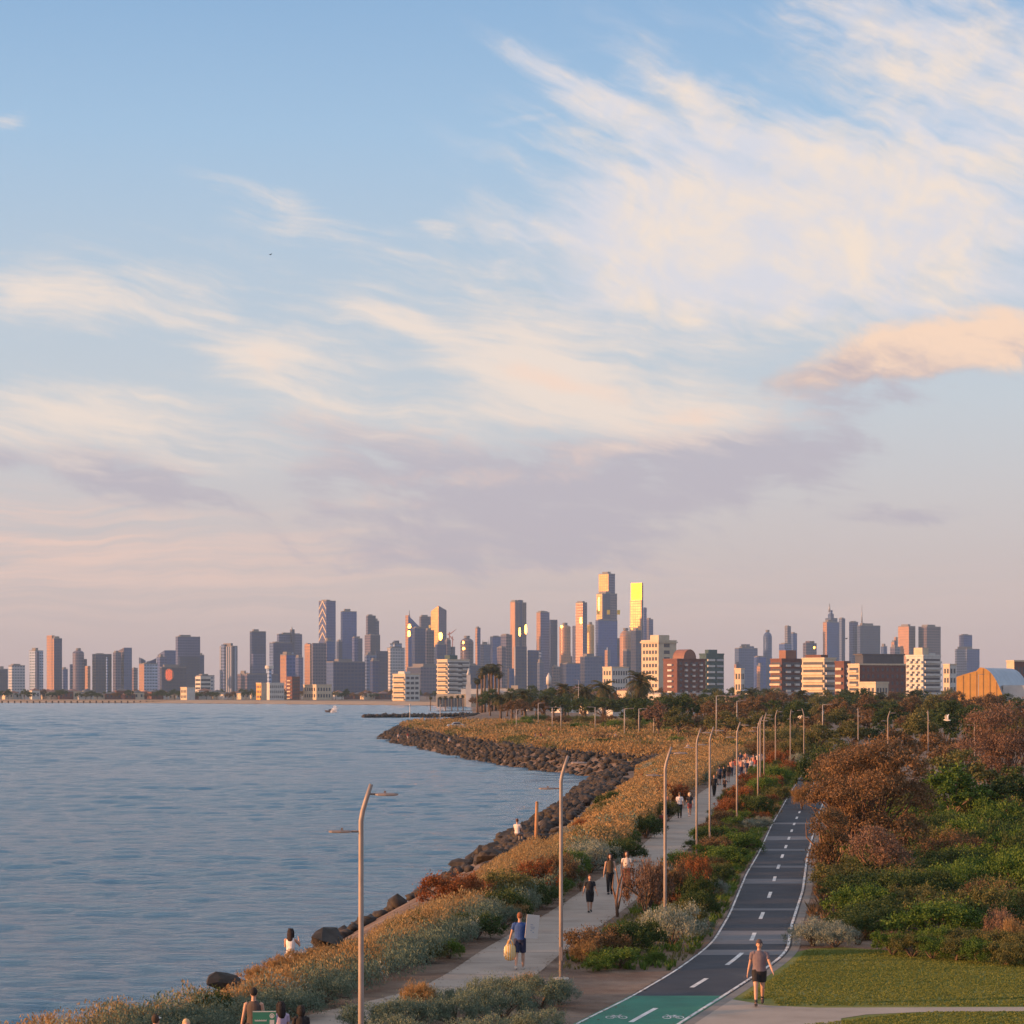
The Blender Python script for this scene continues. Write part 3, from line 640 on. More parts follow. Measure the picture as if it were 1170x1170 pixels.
# ------------------------------------------------------------------ rocks
def rock_mesh(seed):
    bm = bmesh.new(); bmesh.ops.create_icosphere(bm, subdivisions=2, radius=1.0)
    r_ = np.random.default_rng(seed); pl_ = [(Vector(rand_unit(1)[0]), r_.uniform(0.42, 0.88)) for _ in range(13)]
    for v in bm.verts:
        n = v.co.normalized(); k = 1.0
        for d, q in pl_:
            c = n.dot(d)
            if c > 0.05: k = min(k, q/c)
        v.co = n*k*(1+0.035*math.sin(n.x*9+seed)+0.03*math.sin(n.y*13+n.z*7))
    me = bpy.data.meshes.new('boulder'); bm.to_mesh(me); bm.free(); me.materials.append(MT['rock']); return me
RK = [rock_mesh(s) for s in range(6)]
def boulder(x, y, z, s, label=None, group=None, sq=0.7, name='boulder'):
    o = link(name, RK[rng.integers(0, 6)], None, (x, y, z)); o.scale = (s, s*rng.uniform(0.75, 1.15), s*sq)
    o.rotation_euler = (rng.uniform(-.3, .3), rng.uniform(-.3, .3), rng.uniform(0, 6.28)); return tag(o, label, 'rock', group)
cnt = 0
while cnt < 285:
    y = 138+197*rng.uniform(0, 1)**1.25; d = rng.uniform(-1.0, 6.0); x = xcoast(y)+d*1.03
    s = 0.26+0.66*rng.uniform()**2.0
    boulder(x, y, gz(x, y)+0.22*s, s, 'dark basalt boulder heaped in the rock wall between the sea and the golden grass', 'boulders of the near rock wall'); cnt += 1
o = boulder(-5.75, 81.5, 3.25, 0.80, 'large lone dark boulder standing out above the straw grass against the water', sq=0.85)
o = boulder(-7.9, 72.5, 2.95, 0.62, 'low dark boulder half sunk in straw grass at the water, lower left', sq=0.5)
o = boulder(-6.15, 80.9, 2.75, 0.42, 'small reddish boulder beside the seated woman in white', sq=0.8)
# the rest of the wall, too many to count
ic = bmesh.new(); bmesh.ops.create_icosphere(ic, subdivisions=1, radius=1.0)
iv = np.array([v.co[:] for v in ic.verts]); jf = np.array([[v.index for v in f.verts] for f in ic.faces]); ic.free()
def rock_stuff(name, P3, S):
    n = len(P3); V = []
    for p, s in zip(P3, S):
        q = iv*(1+rng.uniform(-0.45, 0.3, (len(iv), 1)))*s*np.array([1, rng.uniform(.7, 1.1), rng.uniform(.55, .9)]); a = rng.uniform(0, 6.28)
        c, si = math.cos(a), math.sin(a); q = np.stack([q[:, 0]*c-q[:, 1]*si, q[:, 0]*si+q[:, 1]*c, q[:, 2]], -1); V.append(q+p)
    fcs = (jf[None]+np.arange(n)[:, None, None]*len(iv)).reshape(-1, 3)
    o = link(name, np_mesh(name, np.vstack(V), fcs, MT['rock'])); o['kind'] = 'stuff'
PP, SS = [], []
seg = cp[17:31]
for a, b_ in zip(seg[:-1], seg[1:]):
    L = np.hypot(*(b_-a)); nrm = np.array([b_[1]-a[1], -(b_[0]-a[0])])/L
    for _ in range(int(L*9)):
        t = rng.uniform(); d = rng.uniform(-1.3, 6.0); q = a+(b_-a)*t+nrm*d; s = 0.18+0.62*rng.uniform()**2.4; PP.append((q[0], q[1], gz(*q)+0.2*s)); SS.append(s)
for _ in range(1100):
    y = rng.uniform(50, 338); d = rng.uniform(-1.2, 6.0 if y > 128 else 1.6); x = xcoast(y)+d; s = rng.uniform(.2, .55); PP.append((x, y, gz(x, y)+.12)); SS.append(s)
rock_stuff('rock_wall', np.array(PP), SS)
# breakwater out in the bay
PP, SS = [], []
for _ in range(900):
    t = rng.uniform(); x = -62+46*t; y = 1100+6*math.sin(t*3)+rng.normal()*2.6; PP.append((x, y, rng.uniform(-0.2, 1.5)*(0.5+0.5*t))); SS.append(rng.uniform(0.6, 1.3))
rock_stuff('breakwater', np.array(PP), SS)

# ------------------------------------------------------------------ shrubs seen one by one
def S(kind, px_, y, w, h, label, group=None, **k): return shrub(kind, (px_-585)/3000*y, y, w, h, label, group, **k)
# between footpath and lookout (front)
gf = 'sage bushes in front of the footpath'; lf = 'sage green bush in the front bed below the footpath'
for px_, y, w, h, kd in ((420, 66, 1.8, 1.0, 'sagebush'), (470, 66.5, 2.0, 1.05, 'sagebush'), (520, 67, 2.1, 1.15, 'sagebush'), (575, 68, 2.2, 1.2, 'sagebush'), (618, 70.5, 2.0, 1.2, 'sagebush'), (560, 71.5, 1.9, 1.05, 'sagebush'),
        (500, 69.5, 1.7, 0.95, 'sagebush'), (450, 63, 2.0, 1.0, 'sagebush'), (540, 63, 2.2, 1.0, 'sagebush'), (610, 65, 1.8, 0.9, 'sagebush')):
    S(kd, px_, y, w, h, lf, gf)
S('straw_shrub', 600, 72.6, 1.3, 0.9, 'golden tuft behind the front sage bushes by the lamp foot')
S('straw_shrub', 478, 68.8, 1.2, 1.2, 'golden feathery tuft rising from the front sage bushes')
S('saltbush', 640, 71.5, 1.3, 0.85, 'silvery bush at the right end of the front bed')
# left of the footpath
S('rust_shrub', 522, 100, 3.3, 2.0, 'rust red bush at the water edge left of the footpath')
S('olive_shrub', 580, 102, 2.9, 2.1, 'olive green bush between the rust red bush and the footpath')
S('dark_shrub', 575, 97.5, 2.4, 1.5, 'dark green bush in front of the olive bush beside the footpath')
S('rust_shrub', 612, 108, 2.6, 2.0, 'small rust bush behind the olive bush left of the second lamp')
S('brown_shrub', 640, 112, 2.4, 2.0, 'brown bush just left of the second lamp post')
S('dark_shrub', 612, 103, 2.2, 1.3, 'dark green bush low beside the footpath bend')
S('straw_shrub', 632, 116, 2.6, 1.7, 'golden bush behind the second lamp post')
S('saltbush', 676, 123, 3.0, 1.9, 'silvery saltbush left of the walking women')
S('green_shrub', 652, 119, 2.0, 1.7, 'green bush between the second lamp post and the silvery saltbush')
S('dark_shrub', 712, 131, 2.6, 1.5, 'dark green bush behind the silvery saltbush at the footpath edge')
S('dark_shrub', 738, 152, 2.6, 1.7, 'dark green bush left of the third lamp post')
S('olive_shrub', 757, 172, 2.4, 1.7, 'olive bush beside the seated walkers')
S('rust_shrub', 768, 192, 3.4, 2.3, 'dark rusty dome bush left of the path behind the man in white')
S('sagebush', 505, 87, 2.6, 1.3, 'bluish sage bush at the left edge of the footpath')
S('green_shrub', 514, 83.5, 1.1, 0.8, 'small bright green bush at the footpath edge near the sage bush')
S('dark_shrub', 474, 88, 2.2, 1.2, 'dark green bush in the straw grass beyond the nearest lamp post')
S('sagebush', 455, 82, 2.2, 1.2, 'sage bush right of the nearest lamp post')
S('sagebush', 395, 76, 2.2, 1.2, 'sage bush left of the nearest lamp post')
S('sagebush', 368, 71, 2.2, 1.1, 'sage bush behind the person in the brown singlet')
for px_, y in ((230, 64), (265, 66), (300, 67.5), (335, 68.5), (190, 62)): S('sagebush', px_, y, 2.4, 1.05, 'sage bush in the dark green hedge behind the seated people', 'sage hedge behind the seated people')
for px_, y, w, h in ((322, 78.0, 1.5, 0.95), (350, 78.6, 1.7, 1.05), (300, 75.6, 1.6, 0.9), (372, 80.4, 1.6, 1.0)): S('straw_shrub', px_, y, w, h, 'straw coloured bush hiding the legs of the woman in white', 'straw bushes round the woman in white')
# between footpath and bicycle road
S('brown_shrub', 684, 83.5, 2.5, 1.45, 'tan bush at the footpath edge behind the second lamp foot')
S('straw_shrub', 668, 82, 1.2, 0.9, 'dry golden tuft at the left end of the median bed')
S('green_shrub', 706, 80.6, 2.1, 0.85, 'bright green low bush in the median bed near the road')
S('green_shrub', 684, 79.8, 1.2, 0.55, 'small bright green bush left of the low median bush')
S('dark_shrub', 728, 84, 2.2, 1.5, 'dark bush between the bright green bush and the silver bush')
S('saltbush', 768, 87.5, 2.5, 1.75, 'silver bush below the third lamp post')
S('sagebush', 790, 90, 1.6, 1.0, 'grey green bush between the silver bush and the road line')
S('green_shrub', 747, 81.5, 0.9, 0.6, 'small green bush at the road edge in front of the silver bush')
S('pink_shrub', 738, 100, 2.1, 2.7, 'tall twiggy pinkish shrub beside the women on the footpath')
S('brown_shrub', 765, 103, 2.2, 2.6, 'tall brown twiggy shrub behind the silver bush')
S('rust_shrub', 790, 107, 2.0, 2.3, 'rusty shrub right of the twiggy shrubs')
S('dark_shrub', 797, 102, 1.8, 1.8, 'dark green shrub right of the twiggy shrubs by the road')
S('saltbush', 818, 108, 1.4, 1.0, 'small silvery bush by the white road line')
S('green_shrub', 830, 127, 2.8, 1.3, 'bright green bush right of the fourth lamp foot')
S('green_shrub', 848, 138, 2.8, 1.4, 'bright green bush farther along the median')
S('olive_shrub', 812, 118, 2.0, 1.1, 'low olive bush in the median below the lamps')
S('dark_shrub', 822, 116, 1.6, 1.1, 'dark low bush next to the road in the median')
S('rust_shrub', 836, 172, 2.6, 1.9, 'rust bush at the foot of the lamp in the median')
S('rust_shrub', 848, 192, 3.0, 2.0, 'rust bush farther along the footpath edge')
S('dark_shrub', 864, 172, 3.0, 2.2, 'dark green bush beside the rust bushes in the median')
S('green_shrub', 872, 205, 3.6, 2.4, 'green bush in the median near the far road end')
S('straw_shrub', 882, 178, 1.6, 1.3, 'dry golden bush by the road line in the median')
S('saltbush', 873, 162, 1.6, 1.0, 'silvery low bush by the road line in the median')
S('olive_shrub', 891, 200, 2.2, 1.7, 'olive bush by the road line toward the far end')
S('rust_shrub', 862, 225, 3.2, 1.9, 'far rust bush behind the lamp row')
S('green_shrub', 884, 235, 3.6, 2.3, 'far green bush near the cyclist')
S('rust_shrub', 889, 275, 3.6, 3.0, 'red brown bush at the far end of the median')
S('olive_shrub', 878, 250, 3.0, 2.0, 'far olive bush at the far end of the median')
rm = np.random.default_rng(17)
for y in np.arange(86, 300, 4.2):
    for side in (0.12, 0.5, 0.86):
        if rm.uniform() < (0.62 if y > 120 else 0.4):
            x0, x1 = xpath(y)+1.9, xroad(y, 0)-0.9; kd = rm.choice(['green_shrub', 'dark_shrub', 'olive_shrub', 'rust_shrub', 'brown_shrub', 'saltbush'], p=[.24, .2, .16, .18, .14, .08])
            nm_ = {'green_shrub': 'bright green', 'dark_shrub': 'dark green', 'olive_shrub': 'olive', 'rust_shrub': 'rust red', 'brown_shrub': 'tan brown', 'saltbush': 'silvery'}[kd]
            shrub(kd, x0+(x1-x0)*side+rm.uniform(-.3, .3), y, rm.uniform(1.5, 2.6), rm.uniform(0.6, 1.25)+0.003*(y-80), f'{nm_} low filler bush in the median between footpath and road', f'{nm_} median filler bushes')
for y in np.arange(90, 170, 5.0):
    kd = rm.choice(['dark_shrub', 'olive_shrub', 'sagebush', 'green_shrub'])
    nm_ = {'green_shrub': 'bright green', 'dark_shrub': 'dark green', 'olive_shrub': 'olive', 'sagebush': 'sage'}[kd]
    shrub(kd, xpath(y)-2.3+rm.uniform(-.3, .2), y, rm.uniform(1.6, 2.4), rm.uniform(.8, 1.3), f'{nm_} edging bush on the sea side of the footpath', f'{nm_} edging bushes on the sea side')
for px_, y, w, h in ((872, 345, 5, 2.6), (884, 330, 5, 3.0), (896, 322, 5, 3.4), (906, 318, 5.5, 3.6), (918, 322, 5, 3.4), (930, 330, 5, 3.6), (860, 352, 5, 2.2), (890, 372, 7, 4.2), (905, 380, 7, 4.5)): S('olive_shrub' if px_ % 4 else 'brown_shrub', px_, y, w, h, ('olive' if px_ % 4 else 'brown')+' bush closing the view at the far end of road and footpath', ('olive' if px_ % 4 else 'brown')+' bushes at the far road end')
rq = np.random.default_rng(23)
for _ in range(64):
    y = rq.uniform(134, 325); f = rq.uniform(0.15, 0.95); x = (xcoast(y)+7.5)*(1-f)+(pl(y)-0.6)*f
    kd = rq.choice(['straw_shrub', 'sagebush', 'olive_shrub', 'rust_shrub', 'saltbush', 'dark_shrub'], p=[.24, .22, .2, .14, .1, .1] if f < .7 else [.1, .2, .25, .1, .1, .25])
    nm_ = {'straw_shrub': 'golden', 'sagebush': 'sage green', 'olive_shrub': 'olive', 'rust_shrub': 'rust red', 'saltbush': 'silvery', 'dark_shrub': 'dark green'}[kd]
    shrub(kd, x, y, rq.uniform(1.8, 3.4), rq.uniform(1.1, 1.9), f'{nm_} bush rising from the golden bank between rocks and footpath', f'{nm_} bushes on the golden bank')
for _ in range(46):
    y = rq.uniform(56, 132); f = rq.uniform(0.3, 0.95); x = outn(y)*(1-f)+(pl(y)-0.3)*f
    kd = rq.choice(['sagebush', 'saltbush', 'olive_shrub', 'straw_shrub', 'dark_shrub'], p=[.36, .2, .16, .16, .12])
    nm_ = {'straw_shrub': 'golden', 'sagebush': 'sage green', 'olive_shrub': 'olive', 'saltbush': 'silvery', 'dark_shrub': 'dark green'}[kd]
    shrub(kd, x, y, rq.uniform(1.3, 2.4), rq.uniform(0.85, 1.25), f'{nm_} rounded bush on the near bank between water and footpath', f'{nm_} bushes on the near bank')
rz_ = np.random.default_rng(41)
for _ in range(70):
    y = rz_.uniform(345, 640); x0 = float(np.interp(y, cp[18:, 1], cp[18:, 0]))+9; x = x0+(rz_.uniform(0, 1)**.8)*(30+0.13*(y-330)-x0)
    kd = rz_.choice(['olive_shrub', 'dark_shrub', 'straw_shrub', 'brown_shrub', 'green_shrub'], p=[.3, .2, .25, .15, .1]); nm_ = {'straw_shrub': 'golden', 'olive_shrub': 'olive', 'dark_shrub': 'dark green', 'brown_shrub': 'tan brown', 'green_shrub': 'bright green'}[kd]
    if abs(x+12.8) < 5 and 555 < y < 605: continue
    shrub(kd, x, y, rz_.uniform(3, 7), rz_.uniform(1.5, 2.4), f'{nm_} bush dotted on the grassy headland', f'{nm_} bushes on the headland')
for px_ in np.arange(588, 760, 7.5):
    kd = rz_.choice(['olive_shrub', 'dark_shrub', 'green_shrub', 'brown_shrub'], p=[.3, .35, .2, .15]); nm_ = {'olive_shrub': 'olive', 'dark_shrub': 'dark green', 'brown_shrub': 'tan brown', 'green_shrub': 'bright green'}[kd]
    y = rz_.uniform(520, 690); S(kd, px_, y, rz_.uniform(4, 8), rz_.uniform(2.0, 3.6), f'{nm_} hedge bush where the headland meets the park', f'{nm_} park hedge bushes')
# right of the road
S('dark_shrub', 938, 214, 4.6, 5.0, 'round dark green tall bush right of the far road end')
S('straw_shrub', 916, 190, 2.0, 2.3, 'tan feathery bush at the road edge under the dark round bush')
S('saltbush', 929, 87.8, 2.0, 1.15, 'pale silver bush on the lawn corner by the road, left half')
S('saltbush', 954, 87.2, 1.9, 1.05, 'pale silver bush on the lawn corner, right half')
S('pink_shrub', 1018, 86.5, 0.9, 0.8, 'small round pinkish bush at the lawn edge')
g1 = 'yellow green hedge bushes along the lawn'; l1 = 'yellow green hedge bush along the back of the lawn'
for px_, y in ((1020, 84.6), (1042, 84.0), (1066, 83.4), (1092, 82.8), (1120, 82.2), (1148, 81.6), (1174, 81.2), (1070, 86.5), (1100, 86), (1135, 85.6), (1165, 85)): S('olive_shrub' if rng.uniform() < .45 else 'green_shrub', px_, y, 1.7, 1.0, l1, g1)
S('pink_shrub', 1142, 88, 1.5, 1.6, 'pinkish feathery bush behind the yellow green hedge')
S('straw_shrub', 1160, 86, 1.3, 1.4, 'dry golden bush at the right edge above the hedge')
rs = np.random.default_rng(11)
labs = {'green_shrub': 'green coastal shrub in the thicket right of the road', 'dark_shrub': 'dark green coastal shrub in the thicket right of the road', 'olive_shrub': 'olive coastal shrub in the thicket right of the road', 'brown_shrub': 'brownish coastal shrub in the thicket right of the road'}
y = 90.0
while y < 175:
    x = xroad(y, 1)+2.0+rs.uniform(0, 1.5)
    while x < 0.2*y+3:
        kd = rs.choice(['green_shrub', 'dark_shrub', 'olive_shrub', 'brown_shrub'], p=[.36, .34, .2, .1])
        frac = (x-xroad(y, 1))/8
        shrub(kd, x, y+rs.uniform(-1, 1), rs.uniform(2.6, 4.2), min(1.2+0.9*frac, 2.4)*rs.uniform(0.75, 1.2)+0.006*(y-90), labs[kd], labs[kd].replace('shrub', 'shrubs'))
        x += rs.uniform(1.7, 2.8)
    y += rs.uniform(2.6, 3.6)+0.018*(y-90)

# ------------------------------------------------------------------ trees
# big spreading tea-tree over the road: flat domes on fanned bare limbs
def hero(name, x, y, domes, base_spread, label, mat='tea', n=9000, size=0.17):
    r = empty(name, (x, y, gz(x, y)), 0, label, 'tree')
    v, cl = crown([(a, b_, c, w, w, h) for a, b_, c, w, h in domes], n, size, 260, sig=0.15, shell=0.62, aspect=2.6, upbias=0.35, floor=0.2)
    leaf = leaf_mesh('crown', v, LM[mat]); link('crown', leaf, r)
    mb = MB()
    for a, b_, c, w, h in domes:
        base = (rng.normal()*base_spread*0.25+a*0.15, rng.normal()*0.3+b_*0.15, -0.1)
        tg = [(a+rng.normal()*w*.45, b_+rng.normal()*w*.45, c+rng.uniform(-.3, .5)*h) for _ in range(7)]
        q = branches(base, tg, 0.075, r1=0.015, wob=0.14); off = len(mb.v)
        mb.v += q.v; mb.f += [tuple(i+off for i in f) for f in q.f]; mb.uv += q.uv; mb.mi += q.mi; mb.sm += q.sm
    mb.build('trunk', TWIG, r); return r
hero('spreading_tree', 16.5, 125, [(0.1, 0, 4.9, 1.6, .9), (1.3, .5, 5.2, 1.5, .9), (-1.4, -.3, 3.5, 1.1, .8), (2.1, 0, 4.7, 1.3, .9), (-.7, -1, 3.3, 1.2, .8), (.7, -1.2, 3.8, 1.4, .9), (2.4, -.6, 3.3, 1.2, .9), (.3, 1.4, 4.5, 1.5, 1.0), (-1.7, .3, 3.0, .8, .7), (0, -1, 2.2, 1.5, .9), (1.8, -1, 1.8, 1.3, .9)], 1.8,
     'large spreading red brown coastal tree leaning over the right side of the bicycle road', n=34000, size=0.135)
hero('spreading_tree', 13.75, 114, [(0, 0, 2.6, .85, 0.8), (.35, -.2, 1.7, .8, .8), (-.2, .1, 1.2, .7, .8)], .4, 'small domed red brown tree at the road edge in front of the large spreading tree', n=7000, size=0.11)
hero('spreading_tree', 15.3, 111, [(0, 0, 1.9, 1.0, .8), (.7, -.2, 1.4, .9, .7)], .4, 'low tan shrub tree beside the small domed tree', mat='pink', n=6000, size=0.11)
hero('spreading_tree', 37.2, 200, [(-.8, 0, 5.6, 2.0, 1.4), (1.4, .4, 6.4, 2.1, 1.4), (-1.8, -.5, 3.8, 1.8, 1.3), (.6, -.8, 4.0, 2.0, 1.4), (2.6, -.4, 4.6, 1.8, 1.4), (-.4, -.9, 2.2, 2.0, 1.2)], 1.4, 'pinkish brown bushy tree at the right edge below the orange shed', mat='pink', n=18000, size=0.18)
hero('spreading_tree', 20.2, 158, [(-1, 0, 3.3, 1.5, 1.1), (1, 0, 3.6, 1.6, 1.2), (0, -1, 2.4, 1.6, 1.1), (2.2, -.5, 2.8, 1.4, 1.1)], 1.2, 'brown spreading tree behind the large red brown tree', n=12000, size=0.15)
tree('green_tree', 25.2, 150, 5.4, 4.4, 'rounded green tree right of the large spreading tree')
tree('dark_tree', 29.4, 152, 5.4, 4.5, 'dark green tree at the right edge beside the rounded green tree')
tree('brown_tree', 24.0, 190, 5.2, 4.6, 'brown tree behind the rounded green tree')
tree('olive_tree', 31.0, 182, 5.0, 4.8, 'olive tree behind the dark green tree at the right edge')
kinds = ['brown_tree', 'dark_tree', 'olive_tree', 'pink_tree']
rowdesc = {'brown_tree': 'red brown', 'dark_tree': 'dark green', 'olive_tree': 'olive', 'pink_tree': 'pinkish brown'}
rt = np.random.default_rng(5)
def row(y, p0, p1, step, h0, h1, w0, w1, probs, where, jit=0.06, skip=()):
    q = p0
    while q < p1:
        Y = y*(1+rt.uniform(-jit, jit)); x = (q-585)/3000*Y
        if not any(a < q < b_ for a, b_ in skip):
            kd = rt.choice(kinds, p=probs); lab = f'{rowdesc[kd]} tree {where}'
            tree(kd, x, Y, rt.uniform(w0, w1), rt.uniform(h0, h1), lab, lab.replace(' tree ', ' trees '))
        q += step*rt.uniform(0.7, 1.3)
row(255, 955, 1180, 34, 3.6, 5.2, 4.0, 6.0, [.5, .15, .2, .15], 'in the first belt behind the right hand thicket')
row(330, 935, 1180, 32, 4.5, 6.4, 5, 7.5, [.45, .25, .15, .15], 'in the second belt behind the right hand thicket')
row(430, 752, 1180, 28, 4.5, 7.5, 5.5, 9, [.5, .3, .15, .05], 'in the belt behind the far path end', skip=())
row(540, 730, 1180, 26, 6, 8.4, 7, 11, [.35, .45, .15, .05], 'in the park belt below the apartments')
row(720, 590, 1180, 24, 6, 9.0, 8, 12, [.35, .5, .15, 0], 'in the park belt beyond the headland')
row(930, 560, 1180, 20, 7, 10, 9, 13, [.3, .5, .2, 0], 'in the third park belt')
row(1250, 548, 1180, 20, 7, 11, 9, 14, [.3, .5, .2, 0], 'in the far park belt before the apartments')
row(1750, 560, 1180, 17, 9, 13, 10, 16, [.2, .6, .2, 0], 'among the distant houses')
row(2750, -5, 500, 7.5, 7, 12, 9, 14, [.3, .6, .1, 0], 'along the far beach promenade', jit=0.03)
gp_ = 'date palms in the park beyond the headland'
for px_, y, h, lab in ((732, 800, 15.5, 'big feathery date palm in front of the cream tower'), (690, 840, 13, 'date palm left of the big feathery palm'), (668, 850, 11.5, 'smaller date palm left in the park'),
        (645, 900, 12, 'date palm beside the dark round tree'), (600, 740, 9.5, 'date palm on the headland flat by the lamps'), (585, 760, 9, 'short date palm next to the car park'), (572, 780, 8.5, 'leftmost short date palm on the headland flat'), (622, 760, 8, 'short date palm right of the headland palms'),
        (880, 900, 10, 'date palm in front of the brick apartments'), (915, 900, 9.5, 'date palm left of the golden balconies'), (1042, 900, 9.5, 'date palm in front of the white balcony block'), (1005, 950, 9, 'date palm in front of the dark red block'), (858, 950, 10.5, 'date palm in the gap left of the brick apartments')):
    palm('date', (px_-585)/3000*y, y, h, lab)
for px_, h in ((546.5, 17), (550, 19.5), (554, 21.5), (558, 22.5), (562, 21), (566, 22), (569, 18.5)): palm('fan', (px_-585)/3000*1150+rng.uniform(-.5, .5), 1150+rng.uniform(-10, 10), h, 'tall fan palm in the tight clump right of the white spire', 'tall fan palms right of the white spire', 1.35)
for px_ in (492, 503, 509, 516, 523, 529): palm('fan', (px_-585)/3000*1480, 1480, 10.5, 'fan palm along the front of the white sea baths', 'fan palms along the white sea baths', 1.3)
# ------------------------------------------------------------------ buildings
def facade(name, wall, glass, fh=4.0, bw=4.0, ff=0.55, bf=0.75, metal=0.55, grough=0.16, tint=0.35, big=0.25, seed=0.0):
    """wall with a grid of panes; fh storey height, bw bay width, ff / bf share of the pane"""
    m, b, p = new_mat(name)
    uv = b.n('ShaderNodeTexCoord').outputs['UV']; oi = b.n('ShaderNodeObjectInfo').outputs['Random']
    s = b.n('ShaderNodeSeparateXYZ'); b.l(uv, s.inputs[0])
    uu = b.m('DIVIDE', s.outputs[0], bw); vv = b.m('DIVIDE', s.outputs[1], fh)
    wm = b.m('MULTIPLY', b.m('LESS_THAN', b.m('FRACT', uu), bf), b.m('LESS_THAN', b.m('FRACT', vv), ff))
    c = b.n('ShaderNodeCombineXYZ'); b.l(b.m('FLOOR', uu), c.inputs[0]); b.l(b.m('FLOOR', vv), c.inputs[1]); b.l(b.m('MULTIPLY', oi, 100), c.inputs[2])
    wn = b.n('ShaderNodeTexWhiteNoise'); b.l(c.outputs[0], wn.inputs[0])
    c2 = b.n('ShaderNodeCombineXYZ'); b.l(b.m('FLOOR', b.m('DIVIDE', uu, 3.0)), c2.inputs[0]); b.l(b.m('FLOOR', b.m('DIVIDE', vv, 7.0)), c2.inputs[1]); b.l(b.m('MULTIPLY', oi, 71), c2.inputs[2])
    wn2 = b.n('ShaderNodeTexWhiteNoise'); b.l(c2.outputs[0], wn2.inputs[0])
    g0 = tuple(x*(1-tint) for x in glass)+(1,); g1 = tuple(min(1, x*(1+tint)) for x in glass)+(1,)
    gc = b.mix(b.m('ADD', b.m('MULTIPLY', wn.outputs[0], 0.55), b.m('MULTIPLY', wn2.outputs[0], 0.45)), g0, g1)
    wc = b.mix(b.m('MULTIPLY', wn2.outputs[0], big*2), (*wall, 1), tuple(x*0.55 for x in wall)+(1,))
    shade = b.ramp(b.m('FRACT', b.m('MULTIPLY', oi, 7.31)), [(0.0, (0.55, 0.90, 1.6)), (0.45, (0.75, 1.0, 1.4)), (0.75, (0.95, 1.05, 1.2)), (1.0, (1.25, 1.08, 1.0))])
    b.l(b.mix(0.0 if name in ('sunlit_copper_panel', 'sunlit_gold_glass') else 1.0, b.mix(wm, wc, gc), shade, 'MULTIPLY'), p.inputs['Base Color'])
    b.l(b.m('MULTIPLY', wm, metal), p.inputs['Metallic']); b.l(b.rng(wm, 0, 1, 0.75, grough, False), p.inputs['Roughness'])
    return m
FM = {
 'blue':  facade('blue_glass', (0.06, 0.09, 0.19), (0.06, 0.11, 0.24), 6, 6, 0.6, 0.75, 0.35, 0.2),
 'dark':  facade('dark_glass', (0.024, 0.034, 0.085), (0.03, 0.05, 0.13), 6, 7, 0.6, 0.75, 0.25, 0.2),
 'mauve': facade('mauve_glass', (0.12, 0.11, 0.18), (0.06, 0.075, 0.16), 6, 6, 0.55, 0.7, 0.35, 0.2),
 'brown': facade('brown_panel', (0.17, 0.11, 0.12), (0.055, 0.05, 0.09), 6, 6, 0.5, 0.6, 0.3, 0.2),
 'pale':  facade('pale_concrete', (0.52, 0.49, 0.48), (0.12, 0.14, 0.20), 6, 6, 0.4, 0.7, 0.3, 0.2),
 'grey':  facade('grey_concrete', (0.19, 0.20, 0.26), (0.055, 0.07, 0.13), 6, 7, 0.5, 0.7, 0.3, 0.2),
 'gold':  facade('sunlit_gold_glass', (0.50, 0.30, 0.135), (0.55, 0.33, 0.13), 6, 7, 0.8, 0.85, 0.35, 0.45, 0.25, 0.2),  # golden sun on the left faces is put into this colour
 'copper': facade('sunlit_copper_panel', (0.46, 0.25, 0.15), (0.27, 0.16, 0.14), 6, 6, 0.5, 0.6, 0.35, 0.3),  # orange sunlight on the lit faces is put into this colour
 'stripe': facade('vertical_fin_facade', (0.38, 0.37, 0.40), (0.07, 0.085, 0.14), 200, 9, 0.99, 0.6, 0.3, 0.2),
}
def solid(name, col, rough=0.6, metal=0.0): return plain(name, col, rough, metal, spread=0.1, scale=0.3)
SM = {'roof': solid('roof_dark', (0.10, 0.09, 0.10)), 'cap': solid('roof_plant', (0.16, 0.15, 0.17)), 'goldleaf': solid('gold_glass', (1.0, 0.60, 0.03), 0.5, 1.0),
      'mirror': solid('gold_glint_mirror', (1.0, 0.72, 0.22), 0.42, 1.0), 'white': solid('white_render', (0.60, 0.575, 0.55)), 'steel': solid('galvanised_steel', (0.40, 0.38, 0.38), 0.45, 0.6), 'rust': solid('red_oxide', (0.42, 0.12, 0.08)),
      'cream': solid('cream_render', (0.58, 0.48, 0.36)), 'brick': solid('red_brick', (0.16, 0.070, 0.062), 0.85), 'darkglass': solid('window_glass', (0.075, 0.08, 0.105), 0.12), 'tile': solid('terracotta_tile', (0.25, 0.115, 0.085)),
      'backboard': solid('reflection_backing', (0.05, 0.03, 0.04), 0.8), 'green': solid('green_glass', (0.07, 0.12, 0.13), 0.2, 0.3), 'ochre': solid('ochre_cladding', (0.80, 0.40, 0.095), 0.7), 'silver': solid('silver_roof_sheet', (0.42, 0.42, 0.45), 0.4, 0.5), 'orange': solid('sun_reflection_orange', (0.80, 0.15, 0.06), 0.7, 0.0)}
def corner(x0, x1, s, Y, ph):
    """footprint seen on its corner: front corner position, length of right and left faces"""
    Wd = (x1-x0)*Y/F; xc = (x0+(x1-x0)*s-585)*Y/F
    return xc, (1-s)*Wd/math.cos(R(ph)), s*Wd/math.sin(R(ph))
def zt(y, Y): return ZC+(HOR-y)*Y/F
GT = 'towers of the city skyline'
